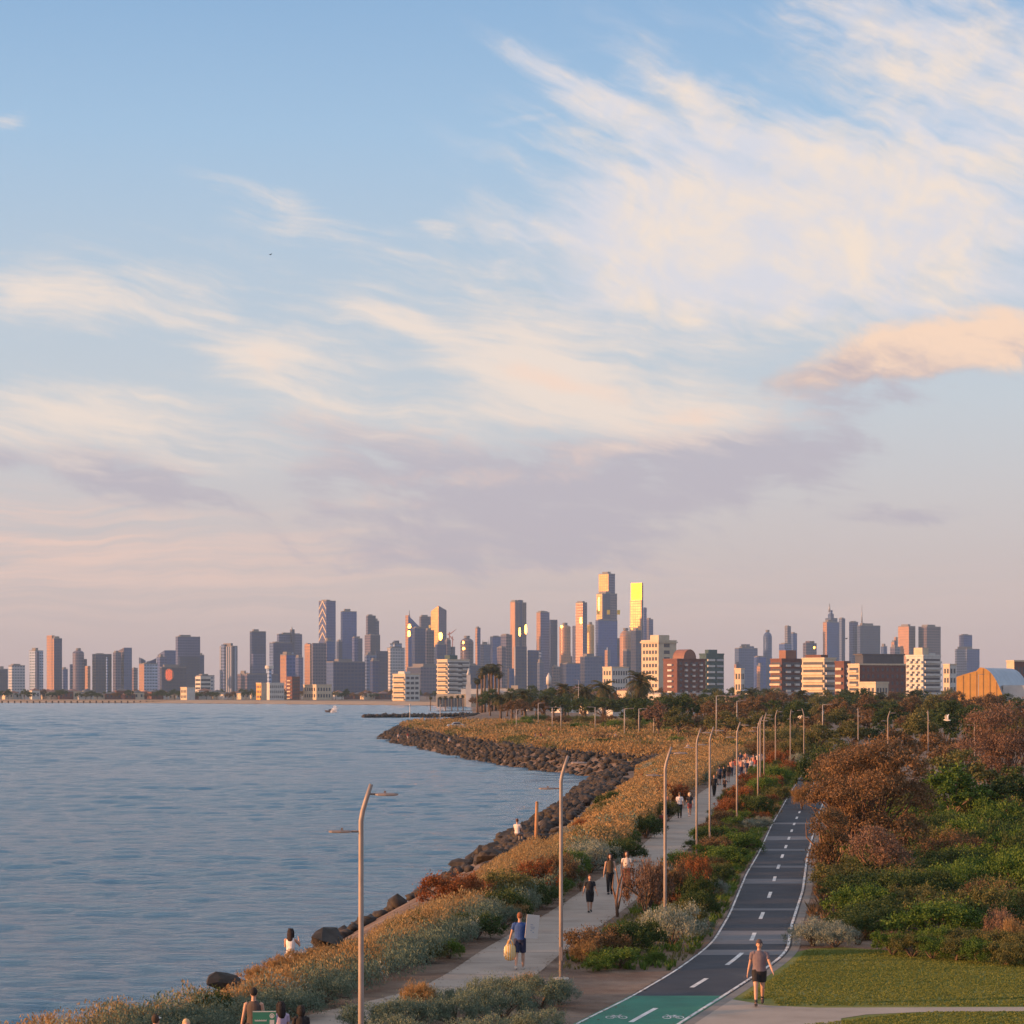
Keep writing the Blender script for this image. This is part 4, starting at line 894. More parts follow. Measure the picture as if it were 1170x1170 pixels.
def shaft(root, name, x0, x1, top, Y, s, ph, ml, mr, xref, bottom=0.0, slope=None, dy=0.0, inset=0.0, fin=True):
    """one rectangular volume of a tower; ml on the left face, mr on the right face"""
    xc, Rr, L = corner(x0, x1, s, Y, ph); c, si = math.cos(R(ph)), math.sin(R(ph)); ox = xc-xref
    def w(u, v): return (ox+u*c-v*si, dy+u*si+v*c)
    p_ = [w(0, 0), w(Rr, 0), w(Rr, L), w(0, L)]
    z1 = zt(top, Y); zs = [z1]*4
    if slope: zs = [z1-slope[0]*Y/F, z1-slope[1]*Y/F, z1-slope[2]*Y/F, z1-slope[3]*Y/F]
    mb = MB(); u = 0.0
    for i in range(4):
        j = (i+1) % 4; a, b_ = p_[i], p_[j]; Ln = math.hypot(b_[0]-a[0], b_[1]-a[1])
        mb.quad([(*a, bottom), (*b_, bottom), (*b_, zs[j]), (*a, zs[i])], [(u, bottom), (u+Ln, bottom), (u+Ln, zs[j]), (u, zs[i])], 1 if i in (3, ) else 0); u += Ln
    mb.quad([(*p_[i], zs[i]) for i in range(4)], None, 2)
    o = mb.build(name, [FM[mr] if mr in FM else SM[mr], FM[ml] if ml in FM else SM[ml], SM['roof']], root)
    if fin and not slope and bottom < 20 and Rr > 8 and L > 8:
        mb = MB(); q = lambda f0, f1: w(Rr*f0, L*f1)
        k = 0.1+0.12*rng.uniform(); e = rng.uniform(0.3, 0.5)
        mb.prism([q(k, k), q(1-e, k), q(1-e, 1-k), q(k, 1-k)], z1-0.5, z1+rng.uniform(2.5, 7), 0); mb.build('plant_room', SM['cap'], o)
        mb = MB()
        for (f0, f1, g0, g1) in ((0, 1, 0, .03), (0, 1, .97, 1), (0, .03, .03, .97), (.97, 1, .03, .97)):
            mb.prism([q(f0, g0), q(f1, g0), q(f1, g1), q(f0, g1)], z1+0.01, z1+1.6, 0)
        mb.build('parapet', SM['cap'], o)
    return o
def tower(label, Y, segs, s=0.4, ph=32, name='tower', cat='skyscraper', group=GT):
    """segs: (x0, x1, top, left material, right material[, options])"""
    xs = (segs[0][0]+segs[0][1])/2; xr = (xs-585)*Y/F
    r = empty(name, (xr, Y, 2.0), 0, label, cat, group)
    for k, g in enumerate(segs):
        o = dict(g[5]) if len(g) > 5 else {}
        ss = o.pop('s', s); pp = o.pop('ph', ph); dy = o.pop('dy', (k*26.0) if k else 0.0); nm = o.pop('name', 'shaft' if k == 0 else 'wing')
        shaft(r, nm, g[0], g[1], g[2], Y+dy, ss, pp, g[3], g[4], xr, dy=dy, **o)
    return r
def cyl(root, name, cx, cy, r0, z0, z1, mat, n=20, r1=None, dome=0.0):
    mb = MB(); r1 = r0 if r1 is None else r1; prof = [(r0, z0), (r1, z1)]
    if dome: prof += [(r1*math.cos(a), z1+dome*math.sin(a)) for a in (0.5, 1.0, 1.35)]
    for (ra, za), (rb, zb) in zip(prof[:-1], prof[1:]):
        for i in range(n):
            a0, a1 = 2*math.pi*i/n, 2*math.pi*(i+1)/n
            mb.quad([(cx+ra*math.cos(a0), cy+ra*math.sin(a0), za), (cx+ra*math.cos(a1), cy+ra*math.sin(a1), za), (cx+rb*math.cos(a1), cy+rb*math.sin(a1), zb), (cx+rb*math.cos(a0), cy+rb*math.sin(a0), zb)],
                    [(a0*r0, za), (a1*r0, za), (a1*r0, zb), (a0*r0, zb)], 0, True)
    ra, za = prof[-1]; mb.quad([(cx+ra*math.cos(2*math.pi*i/n), cy+ra*math.sin(2*math.pi*i/n), za) for i in range(n)])
    return mb.build(name, mat, root)
def rtower(label, Y, x0, x1, top, mat, dome=0.0, wings=()):
    xr = ((x0+x1)/2-585)*Y/F; r = empty('tower', (xr, Y, 2.0), 0, label, 'skyscraper', GT); rad = (x1-x0)/2*Y/F
    cyl(r, 'shaft', 0, 0, rad, 0, zt(top, Y)-2-dome, FM[mat], 24, dome=dome)
    cyl(r, 'plant_room', 0, 0, rad*.45, zt(top, Y)-2-0.3, zt(top, Y)+2.5, SM['cap'], 12)
    for g in wings: shaft(r, 'wing', g[0], g[1], g[2], Y+30, .4, 32, g[3], g[4], xr, dy=30)
    return r
def spire(root, x, y0, y1, Y, r=1.2, name='spire', xr=0.0, dy=0.0, mat='steel'):
    mb = MB(); cx = (x-585)*(Y)/F-xr; mb.tube([(cx, dy, zt(y0, Y)-2), (cx, dy, zt(y1, Y)-2)], [r, r*0.25], 6); return mb.build(name, SM[mat], root)
# ---- west end, left to right
tower('low dark office slab at the far left edge of the skyline', 5600, [(-6, 8, 766, 'grey', 'dark')])
tower('pale low block left of the white striped tower', 5500, [(8, 27, 762, 'pale', 'pale')], .3)
tower('white tower with one dark vertical stripe at the left', 5600, [(32, 48, 745, 'pale', 'pale'), (40, 44.5, 745.3, 'dark', 'dark', {'dy': -14, 's': .5})], .5, 45)
tower('twin slab tower, copper lit left slab and dark right slab, tallest at the far left', 5700, [(51, 62, 727, 'copper', 'copper', {'s': .75}), (59, 70, 731, 'copper', 'dark', {'dy': -25, 's': .25})], .6)
tower('small grey block behind the copper twin tower', 5900, [(69, 77, 766, 'grey', 'blue')])
rtower('round topped mauve tower with low shoulders', 5600, 83, 96, 743, 'mauve', 6, ((79, 85, 760, 'mauve', 'grey'), (94, 99, 754, 'mauve', 'dark')))
tower('small orange lit block between the round topped tower and the square dark tower', 5300, [(96, 103, 762, 'copper', 'copper')], .6)
tower('square dark tower with pale balconies down its right edge', 5600, [(104, 126, 749, 'brown', 'dark', {'s': .25}), (121, 123, 752, 'pale', 'pale', {'dy': -20, 'fin': False})])
tower('dark tower with a curved left shoulder, left of centre of the western group', 5600, [(129, 150, 741, 'brown', 'blue', {'s': .6, 'slope': (0, 0, 3, 5)}), (128, 138, 747, 'brown', 'brown', {'dy': -12})])
tower('slim grey brown block right of the curved shoulder tower', 5900, [(150, 157, 765, 'brown', 'grey')])
tower('cream lit block with a dark winged roof', 5200, [(157, 179, 760, 'copper', 'pale', {'s': .35}), (158, 166, 752, 'dark', 'dark', {'dy': 25, 'slope': (2, 4, 2, 0)}), (166, 178, 753, 'dark', 'dark', {'dy': 30, 'slope': (4, 0, 2, 4)})])
tower('grey tower with a rounded left shoulder beside the broad two tone tower', 5900, [(178, 203, 744, 'mauve', 'blue', {'slope': (0, 0, 2, 5)}), (178, 190, 752, 'mauve', 'mauve', {'dy': -20})])
tower('broad tower, pale mauve above and dark below', 5800, [(200, 227, 729, 'mauve', 'mauve', {'s': .12}), (203, 227, 751, 'dark', 'dark', {'dy': -16, 's': .1, 'fin': False})])
tower('dark block tucked right of the broad two tone tower', 5950, [(226, 233, 750, 'dark', 'dark')])
tower('pale low terrace block at the foot of the western towers', 4300, [(223, 244, 774, 'pale', 'pale')], .3)
t = tower('dark low glass block with the round orange sun reflection', 5000, [(180, 212, 764, 'dark', 'dark')], .15, 14, 'office_block', 'building')
# round sun reflection in the glass, built as orange wavy bars
Yb = 4980.0; mb = MB(); rr0 = 6.4*Yb/F
for i, xx in enumerate((-0.62, -0.2, 0.22, 0.62)):
    hh_ = math.sqrt(1-xx*xx)*rr0; n = 6
    for k in range(n):
        z0, z1 = -hh_+2*hh_*k/n, -hh_+2*hh_*(k+1)/n; o0, o1 = (0.14*rr0*(1 if k % 2 else -1)), (0.14*rr0*(1 if (k+1) % 2 else -1)); w = 0.10*rr0
        mb.quad([(xx*rr0+o0-w, 0, z0), (xx*rr0+o0+w, 0, z0), (xx*rr0+o1+w, 0, z1), (xx*rr0+o1-w, 0, z1)])
mb2 = MB(); mb2.quad([(rr0*1.15*math.cos(2*math.pi*k/24), .6, rr0*1.15*math.sin(2*math.pi*k/24)) for k in range(24)]); mb2.quad([(rr0*1.15*math.cos(-2*math.pi*k/24), 1.4, rr0*1.15*math.sin(-2*math.pi*k/24)) for k in range(24)])
em = mb.build('sun_reflection', SM['orange'], None, ((193-585)*Yb/F, Yb, zt(771, Yb))); em.rotation_euler = (0, 0, R(-38))
mb2.build('backing_disc', SM['backboard'], em)
tag(em, 'round orange sun reflection as four wavy bars on the low dark glass block', 'sign')
tower('ribbed grey slab tower standing alone left of the dark green tower', 5000, [(248, 271, 740, 'stripe', 'stripe', {'s': .75}), (252, 258, 737.5, 'grey', 'grey', {'dy': 22, 'fin': False})], .7)
tower('dark square tower with a lighter lower half', 5700, [(285, 303, 723, 'dark', 'dark', {'s': .15}), (287, 302, 748, 'mauve', 'mauve', {'dy': -18, 's': .15, 'fin': False})])
tower('grey tower with a pointed cap behind the low dark block', 6100, [(316, 344, 726, 'mauve', 'mauve', {'s': .1}), (318, 342, 724.5, 'grey', 'grey', {'dy': 14, 'fin': False}), (331, 336.5, 720, 'dark', 'dark', {'dy': 10, 's': .5, 'fin': False})])
spire(bpy.data.objects[-1] if False else [o for o in C.objects if o.get('label', '').startswith('grey tower with a pointed cap')][0], 333.5, 721, 716, 6110, 3, xr=((316+344)/2-585)*6100/F, dy=10)
tower('dark low block in front of the pointed cap tower', 5500, [(307, 333, 736, 'grey', 'dark', {'s': .2})])
tower('small cream lit apartment block in front of the pointed cap tower', 4300, [(319, 337, 750, 'copper', 'blue', {'s': .45}), (323, 335, 746.5, 'pale', 'pale', {'dy': 10, 'fin': False})])
sc = tower('pale thin lookout tower with a disc near its top', 4200, [(305, 310, 763, 'pale', 'pale', {'fin': False})], .5, 45)
cyl(sc, 'disc', 0, 4, 7, zt(764, 4200)-2, zt(760.5, 4200)-2, SM['white'], 16)
tower('narrow orange lit slab left of the brown block', 5200, [(347, 356, 737, 'copper', 'copper', {'s': .8}), (349, 355, 736, 'copper', 'mauve', {'dy': 20, 'fin': False})])
tower('brown block in front of the tall twisted tower', 5000, [(356, 372, 736, 'brown', 'brown', {'s': .1}), (370, 381, 734, 'brown', 'blue', {'dy': 40, 's': .3})])
# tall tower with crossed diagonal panels
tw = tower('tall tower with diagonal lit panels on its left face', 5700, [(363.5, 383, 688, 'mauve', 'mauve', {'s': .48, 'ph': 40})], .48, 40)
Yt = 5700; xc, Rr, L = corner(363.5, 383, .48, Yt, 40); ox = xc-((363.5+383)/2-585)*Yt/F; c_, s_ = math.cos(R(40)), math.sin(R(40))
for k in range(5):
    z0 = zt(734-9*k, Yt); mb = MB()
    for (a0, a1) in ((0.02, 0.5), (0.98, 0.5)):
        p0 = (ox-s_*L*a0-0.5*c_, L*a0*c_-0.5*s_); p1 = (ox-s_*L*a1-0.5*c_, L*a1*c_-0.5*s_); zz0, zz1 = z0, z0+17
        mb.quad([(*p0, zz0), (*p1, zz1), (*p1, zz1+4.5), (*p0, zz0+4.5)])
    mb.build('diagonal_panel', SM['cream'], tw)
tower('dark blue glass tower with lower shoulders, right of the twisted tower', 6000, [(389, 407, 700, 'dark', 'blue', {'s': .12}), (384, 391, 734, 'dark', 'dark', {'dy': -20}), (405, 414, 731, 'mauve', 'dark', {'dy': 20})])
tower('pale slim block at the foot of the dark blue glass tower', 5200, [(402, 409, 730, 'mauve', 'mauve')])
tower('stepped dark tower narrowing to a small top', 5900, [(418, 429, 705, 'mauve', 'dark', {'s': .2}), (426, 433, 711, 'mauve', 'brown', {'dy': 25}), (421.5, 425.5, 703, 'dark', 'dark', {'dy': 8, 'fin': False}), (416, 434, 727, 'mauve', 'dark', {'dy': -12})])
tower('broad dark low block below the stepped dark tower', 5000, [(416, 430, 750, 'grey', 'grey', {'s': .2}), (428, 443, 745, 'dark', 'dark', {'s': .1})])
tower('pale tower with a dark box cap between the dark block and the pointed tower', 5200, [(442, 462, 742, 'pale', 'pale', {'s': .2}), (445, 459, 737, 'pale', 'grey', {'dy': 14}), (449.5, 456, 733, 'dark', 'dark', {'dy': 20, 'fin': False})])
# ---- the middle
t = tower('tower with a roof sloping down to the right and a thin mast', 5700, [(463, 480, 704, 'copper', 'blue', {'s': .2, 'slope': (0, 14, 12, 0)})])
spire(t, 467.5, 706, 697, 5700, 2, xr=((463+480)/2-585)*5700/F, dy=10, name='mast')
tower('brown flat topped tower behind the dark front tower', 6100, [(479, 493, 706, 'brown', 'brown', {'s': .15})])
tower('dark mauve front tower with two steps', 5300, [(470, 486, 719, 'dark', 'dark', {'s': .25}), (484, 496, 722, 'mauve', 'brown', {'dy': 25, 's': .3})])
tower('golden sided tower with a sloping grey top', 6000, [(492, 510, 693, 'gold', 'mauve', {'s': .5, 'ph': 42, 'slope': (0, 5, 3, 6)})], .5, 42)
t = tower('dark stepped block under construction with cranes', 5400, [(497, 510, 738, 'dark', 'dark', {'s': .2}), (508, 515, 733, 'brown', 'brown', {'dy': 25}), (514, 520, 740, 'dark', 'dark', {'dy': 30})])
rtower('dark rounded tower with orange glints near the top', 5300, 526, 541, 729, 'brown', 8)
tower('very slim tower with an orange left edge', 5700, [(543, 549, 719, 'copper', 'mauve', {'s': .4})])
t = tower('blue grey block with twin antenna masts', 5800, [(549, 561, 738, 'mauve', 'blue', {'s': .3})])
for xx, yy in ((551.5, 731), (555.5, 734), (558.5, 730)): spire(t, xx, 739, yy, 5810, 1.4, 'antenna', xr=((549+561)/2-585)*5800/F, dy=15)
tower('grey blue slab left of the brown front slab', 5700, [(560, 574, 729, 'dark', 'blue', {'s': .2})])
tower('brown slab with pale ribs in front of the tall copper tower', 5200, [(572, 585, 727, 'mauve', 'brown', {'s': .5})])
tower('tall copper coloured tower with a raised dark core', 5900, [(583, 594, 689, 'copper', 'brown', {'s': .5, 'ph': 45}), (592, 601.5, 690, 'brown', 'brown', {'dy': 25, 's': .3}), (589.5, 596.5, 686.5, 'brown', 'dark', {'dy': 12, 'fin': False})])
tower('dark blue twin slab below the tall copper tower', 5000, [(587, 602, 740, 'stripe', 'dark', {'s': .12}), (602, 617, 744, 'pale', 'dark', {'s': .05, 'dy': 20}), (615.5, 618.5, 745, 'pale', 'pale', {'s': .5, 'dy': 10, 'fin': False})])
tower('copper edged grey tower with a low domed cap', 6000, [(613, 628, 701, 'copper', 'mauve', {'s': .3, 'ph': 40}), (616, 626, 699.3, 'grey', 'grey', {'dy': 14, 'fin': False})])
tower('dark slab right behind the copper edged tower', 6200, [(627, 637, 709, 'dark', 'dark', {'s': .2})])
rtower('rounded copper lit tower left of the slim golden one', 5500, 639, 652, 714, 'copper', 5)
tower('slim tower with a bright copper left face and dark right face', 5700, [(658, 671, 690, 'copper', 'brown', {'s': .6, 'ph': 46}), (654, 660, 716, 'dark', 'dark', {'dy': 30})], .6, 46)
rtower('bronze rounded tower with a bright glint left of the tallest tower', 6000, 670, 679, 713, 'gold', 4)
# tallest tower with the star band
xr_ = 693.5; Yq = 6200
ta = tower('tallest tower, golden left face, dark right face, gold bays at its shoulder', Yq, [(684.5, 703, 657, 'gold', 'mauve', {'s': .58, 'ph': 40}), (682, 705.5, 679.5, 'gold', 'mauve', {'s': .42, 'ph': 40, 'dy': -12}), (688, 697.5, 679, 'dark', 'dark', {'s': .1, 'dy': -38}), (680.5, 706, 710, 'mauve', 'blue', {'s': .12, 'dy': -50})])
mb = MB()
for xx in (682.5, 694, 705.5): mb.box((xx-693.75-1.6)*Yq/F, (xx-693.75+1.6)*Yq/F, -62-8, -62, zt(704, Yq), zt(699, Yq))
mb.build('gold_bay', SM['goldleaf'], ta)
# gold crowned tower
Yq = 6000
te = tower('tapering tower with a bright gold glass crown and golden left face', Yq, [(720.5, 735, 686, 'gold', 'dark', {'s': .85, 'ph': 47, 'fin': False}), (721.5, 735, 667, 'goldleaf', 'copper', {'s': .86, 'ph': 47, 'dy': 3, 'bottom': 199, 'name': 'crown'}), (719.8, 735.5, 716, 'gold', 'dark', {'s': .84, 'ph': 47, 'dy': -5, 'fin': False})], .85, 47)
tower('mauve stepped tower behind the gold crowned tower', 6500, [(734, 739, 695, 'mauve', 'mauve'), (738, 746.5, 709, 'brown', 'mauve', {'dy': 20})])
tower('dark blue front tower below the gold crowned tower', 5200, [(721, 733, 722, 'dark', 'dark', {'s': .45}), (712, 722, 745, 'dark', 'blue', {'dy': 20})])
rtower('rounded bronze glass tower left of the gold crowned tower', 5600, 708, 722, 720, 'copper', 14)
tower('blue block behind the rounded bronze tower', 6200, [(703, 714, 732, 'blue', 'blue')])
tower('blue low tower at the foot of the tallest tower', 4700, [(663, 689, 752, 'dark', 'blue', {'s': .2})])
tower('dark block left at the foot of the tallest tower', 4900, [(640, 664, 760, 'dark', 'blue', {'s': .3})])
tower('dark blue wall of offices below the antenna block', 4700, [(520, 560, 762, 'mauve', 'dark', {'s': .15})])
tower('dark blue wall of offices below the golden sided tower', 4600, [(464, 520, 764, 'dark', 'mauve', {'s': .3})], name='office_block', cat='building')
tower('dark office slab below the twisted tower', 4500, [(372, 416, 758, 'blue', 'dark', {'s': .2})], name='office_block', cat='building')
tower('row of grey offices between the two western groups', 5200, [(268, 316, 772, 'mauve', 'blue', {'s': .3})], name='office_block', cat='building')
# ---- east end
tower('broad blue tower with stepped top, first right of the gap', 6000, [(840, 867, 742, 'blue', 'blue', {'s': .15}), (846, 862, 740, 'grey', 'blue', {'dy': 20})])
rtower('slim blue tower with a rounded dark top', 6200, 872, 882, 722, 'blue', 12)
tower('low blue block left of the slim rounded tower', 5600, [(862, 876, 752, 'blue', 'blue')])
tower('pale blue tower with a taller left half', 6500, [(897, 904, 717, 'grey', 'mauve'), (903, 911, 725, 'blue', 'blue', {'dy': 20}), (891, 905, 737, 'blue', 'grey', {'dy': -20})])
tower('brown squat tower with a rounded top, left of the double spired tower', 5600, [(918, 934, 735, 'brown', 'brown', {'s': .2, 'slope': (0, 1, 2, 1)}), (921, 931, 733.5, 'brown', 'brown', {'dy': 20, 'fin': False})])
t = tower('stepped tower rising to a tall spire', 6600, [(941, 960, 712, 'copper', 'blue', {'s': .2}), (944, 957.5, 707, 'blue', 'blue', {'dy': 15, 'fin': False}), (946.5, 953, 702, 'blue', 'mauve', {'dy': 22, 'fin': False}), (948, 951.5, 698, 'grey', 'grey', {'dy': 28, 'fin': False})])
spire(t, 949.7, 699, 689, 6600, 3, xr=(950.5-585)*6600/F, dy=34)
t = tower('narrow dark tower just right of the spired tower', 6700, [(959, 966, 708, 'grey', 'dark', {'s': .4})])
t = tower('broad dark blue tower with a dome and a mast', 6600, [(980, 1008, 716, 'blue', 'dark', {'s': .1}), (971, 981, 712, 'mauve', 'mauve', {'dy': 25})])
cyl(t, 'dome', (987.5-994)*6600/F, 20, 8, zt(717, 6600)-2, zt(715, 6600)-2, SM['cap'], 14, dome=8); spire(t, 986, 713, 691, 6600, 1.9, 'mast', xr=(994-585)*6600/F, dy=20)
tower('small blue block right of the dome and mast tower', 6000, [(1007, 1014, 740, 'blue', 'blue')])
tower('small cream block with a pale step between the two eastern pairs', 5600, [(1018, 1029, 741, 'mauve', 'grey'), (1019, 1026, 735, 'copper', 'mauve', {'dy': 20}), (1022, 1026, 729, 'copper', 'copper', {'dy': 30, 'fin': False})])
tower('copper brown square tower, left one of the eastern pair', 6000, [(1028, 1047, 717, 'copper', 'brown', {'s': .55, 'ph': 40})])
tower('dark grey brown square tower, right one of the eastern pair', 6000, [(1051, 1077, 717.5, 'brown', 'brown', {'s': .3, 'ph': 36})])
tower('blue stepped tower standing alone at the right', 6200, [(1097, 1112, 727, 'mauve', 'blue', {'s': .3}), (1094, 1121, 743, 'grey', 'blue', {'dy': -25})])
ri = np.random.default_rng(31)
for k, xx in enumerate(np.concatenate([np.arange(252, 500, 15), np.arange(500, 735, 11.5), np.arange(845, 1010, 22)])):
    xx = xx+ri.uniform(-4, 4); w = ri.uniform(5.5, 11); tp_ = ri.uniform(740, 768) if 330 < xx < 735 else ri.uniform(755, 772); kd = ri.choice(['dark', 'blue', 'mauve', 'brown', 'grey', 'stripe', 'pale'], p=[.26, .24, .16, .12, .1, .06, .06])
    cn = {'dark': 'dark blue', 'blue': 'blue glass', 'mauve': 'mauve', 'brown': 'brown', 'grey': 'grey', 'stripe': 'finely ribbed', 'pale': 'pale'}[kd]
    tower(f'{cn} lesser tower filling a gap between the taller skyline towers', ri.uniform(4750, 6900), [(xx-w/2, xx+w/2, tp_, kd if ri.uniform() < .7 else 'copper', kd)]+([(xx-w/4, xx+w/4, tp_-ri.uniform(2, 6), kd, kd, {'dy': 12, 'fin': False})] if ri.uniform() < .4 else []), ri.uniform(.15, .6), 34, group=f'{cn} lesser towers of the skyline')
# bright sun glints: added gold mirror panels, shaped and turned to catch the sun
def glint(x, y, w, h, Y, lab):
    n = Vector((-sdir.x*0+sdir.x, sdir.y-1.0, sdir.z+0.0)).normalized(); a = math.atan2(n.x, -n.y)
    mb = MB(); W_, H_ = w*Y/F/math.cos(a), h*Y/F; [mb.quad(q) for q in ([[(W_/2*math.copysign(abs(math.cos(t))**.7, math.cos(t))*(1+.12*math.sin(3*t+x)), dy_, H_/2*math.copysign(abs(math.sin(t))**.8, math.sin(t))) for t in (np.linspace(0, 2*math.pi, 14, endpoint=False) if dy_ < 0 else np.linspace(2*math.pi, 0, 14, endpoint=False))] for dy_ in (-.6, .6)])]
    o = mb.build('glint_panel', SM['mirror'], None, ((x-585)*Y/F, Y, zt(y, Y))); o.rotation_euler = (0, 0, a*1.0)
    o.rotation_euler = (0, 0, -a if False else math.atan2(n.y, n.x)+math.pi/2); return tag(o, lab, 'window')
for g in ((468, 715.5, 3.6, 5, 5665, 'upper sun glint panel on the slope roofed tower'), (467.5, 724, 3.4, 7, 5665, 'lower sun glint panel on the slope roofed tower'), (491, 716, 2.4, 4, 6060, 'small sun glint panel on the brown flat topped tower'),
          (503.5, 727, 4.4, 9, 5900, 'sun glint panel on the golden sided tower'), (594, 722, 2.2, 10, 5860, 'thin sun glint strip low on the tall copper tower'), (601, 719, 2.6, 11, 5880, 'sun glint strip on the right edge of the tall copper tower'),
          (529.5, 734, 2.4, 3, 5240, 'upper orange glint on the dark rounded tower'), (530, 741, 3, 3, 5240, 'lower orange glint on the dark rounded tower'), (664, 709, 2.6, 8, 5640, 'sun glint strip on the slim copper faced tower'), (672.5, 719, 3, 8, 5970, 'round blazing glint on the bronze rounded tower'),
          (684.5, 690, 1.6, 16, 6120, 'golden glint strip on the left edge of the tallest tower'), (642, 716, 2.6, 3, 5450, 'small glint at the top of the rounded copper tower'), (930.5, 740, 1.8, 3, 5560, 'small glint on the brown squat tower')): glint(*g)
# cranes
def crane(x, y0, y1, Y, jib, lab):
    r = empty('tower_crane', ((x-585)*Y/F, Y, zt(y0, Y)), 0, lab, 'crane'); h = (y0-y1)*Y/F
    mb = MB(); mb.box(-.9, .9, -.9, .9, 0, h); mb.build('mast', SM['rust'], r)
    mb = MB(); mb.tube([(0, 0, h*.75), (jib*.5, 0, h*1.0), (jib, 0, h*1.25)], [1.0, .8, .4], 4); mb.tube([(0, 0, h*.75), (-jib*.3, 0, h*.72)], .9, 4); mb.build('jib', SM['rust'], r)
    return r
crane(513.5, 733, 722, 5430, 14, 'tower crane on the stepped block, left crane'); crane(517, 741, 727, 5460, -10, 'tower crane on the stepped block, right crane')

# ------------------------------------------------------------------ apartments in the middle distance: built storey by storey
def block(label, x0, x1, top, Y, s, ph, ml, mr, name='apartment_block', cat='building', floors=8, wl=None, wr=None, bal_l=None, bal_r=None, base=2.0, roofmat='roof', zb=0.0, group=None):
    xc, Rr, L = corner(x0, x1, s, Y, ph); H = zt(top, Y)-base
    r = empty(name, (xc, Y, base), R(ph), label, cat, group)
    mb = MB(); mb.box(0, Rr, 0, L, 0, H); me = mb.mesh('wall', [SM[mr], SM[ml], SM[roofmat]])
    me.polygons[3].material_index = 1; me.polygons[4].material_index = 2
    link('wall', me, r)
    fh = H/(floors+0.35)
    def strip(face, f0, f1, z0, z1, d0, d1, mat, nm):
        mb = MB()
        if face == 'R': mb.box(Rr*f0, Rr*f1, -d1, -d0, z0, z1)
        else: mb.box(-d1, -d0, L*f0, L*f1, z0, z1)
        return mb.build(nm, SM[mat], r)
    for f in range(floors):
        z = fh*(f+0.35)
        for face, spec in (('R', wr), ('L', wl)):
            if spec: 
                for (f0, f1) in spec: strip(face, f0, f1, z+fh*.1, z+fh*.62, -0.15, 0.06, 'darkglass', 'window')
        for face, spec in (('R', bal_r), ('L', bal_l)):
            if spec:
                for (f0, f1, mt_) in spec: strip(face, f0, f1, z-fh*.08, z+fh*.26, 0.061, 1.3, mt_, 'balcony')
    mb = MB(); t_ = 0.35
    mb.box(-.25, Rr+.25, -.25, t_, H+.02, H+.9); mb.box(-.25, Rr+.25, L-t_, L+.25, H+.02, H+.9); mb.box(-.25, t_, t_, L-t_, H+.02, H+.9); mb.box(Rr-t_, Rr+.25, t_, L-t_, H+.02, H+.9)
    mb.build('parapet', SM[ml if ml in ('cream', 'white') else mr], r)
    r['H'] = H; return r, Rr, L, H
def addbox(r, nm, x0, x1, y0, y1, z0, z1, mat):
    mb = MB(); mb.box(x0, x1, y0, y1, z0, z1); return mb.build(nm, SM[mat], r)
cols = lambda n, a=0.06, b_=0.94, k=0.6: [(a+(b_-a)*(i+(1-k)/2)/n, a+(b_-a)*(i+(1+k)/2)/n) for i in range(n)]
b1, Rr, L, H = block('tall cream apartment tower with rows of square windows and a raised roof box', 734, 774, 732.5, 1900, .46, 42, 'cream', 'cream', floors=9, wl=cols(5, .06, .94, .7), wr=[(.3, .62)])
addbox(b1, 'roof_box', Rr*.15, Rr*.75, L*.15, L*.65, H+.001, H+4.5, 'cream'); addbox(b1, 'cornice', -.8, Rr+.8, -.8, L+.8, H-1.2, H-.2, 'cream')
b2, Rr, L, H = block('red brick apartment block with white balconies and an arched red roof', 759, 808, 754, 1700, .3, 36, 'brick', 'brick', floors=8, wr=cols(5, .04, .96, .45), bal_l=[(.3, .6, 'white')], bal_r=[(.26, .34, 'white'), (.52, .6, 'white'), (.78, .86, 'white')])
mb = MB()
n = 10; rad = Rr*.22
for i in range(n):
    a0, a1 = math.pi*i/n, math.pi*(i+1)/n
    for (ya, yb) in ((L*.1, L*.9),): mb.quad([(Rr*.5-rad*math.cos(a0), ya, H+6*math.sin(a0)+1), (Rr*.5-rad*math.cos(a1), ya, H+6*math.sin(a1)+1), (Rr*.5-rad*math.cos(a1), yb, H+6*math.sin(a1)+1), (Rr*.5-rad*math.cos(a0), yb, H+6*math.sin(a0)+1)])
mb.quad([(Rr*.5-rad*math.cos(math.pi*i/n), L*.1, H+6*math.sin(math.pi*i/n)+1) for i in range(n+1)]+[(Rr*.5+rad, L*.1, H), (Rr*.5-rad, L*.1, H)])
mb.build('arched_roof', SM['tile'], b2)
b3, Rr, L, H = block('dark green glass apartment block with pale balcony edges', 800, 828, 748, 1800, .25, 30, 'green', 'green', floors=8, bal_r=[(.05, .45, 'white'), (.55, .95, 'silver')], bal_l=[(.1, .9, 'silver')])
addbox(b3, 'roof_box', Rr*.2, Rr*.7, L*.2, L*.7, H+.001, H+3.5, 'green')
block('white low apartment block with small square windows right of the minaret trees', 689, 719, 763, 2000, .33, 38, 'cream', 'white', floors=4, wl=cols(3), wr=cols(6))
b4, Rr, L, H = block('golden sided apartment block with pale balcony bands, left of the white spire', 499, 536, 754.5, 2000, .33, 40, 'cream', 'white', floors=9, bal_l=[(.06, .94, 'cream')], wl=[(.05, .95)], bal_r=[(.02, .44, 'white'), (.66, .98, 'white')], wr=[(.02, .98)])
addbox(b4, 'roof_box', Rr*.2, Rr*.55, L*.2, L*.7, H+.001, H+4, 'green')
b5, Rr, L, H = block('low white block with orange lit balconies, above the beach', 448, 479, 771, 2300, .48, 42, 'cream', 'white', floors=5, bal_l=[(.04, .96, 'cream')], wl=[(.06, .94)], wr=cols(3, .04, .96, .75))
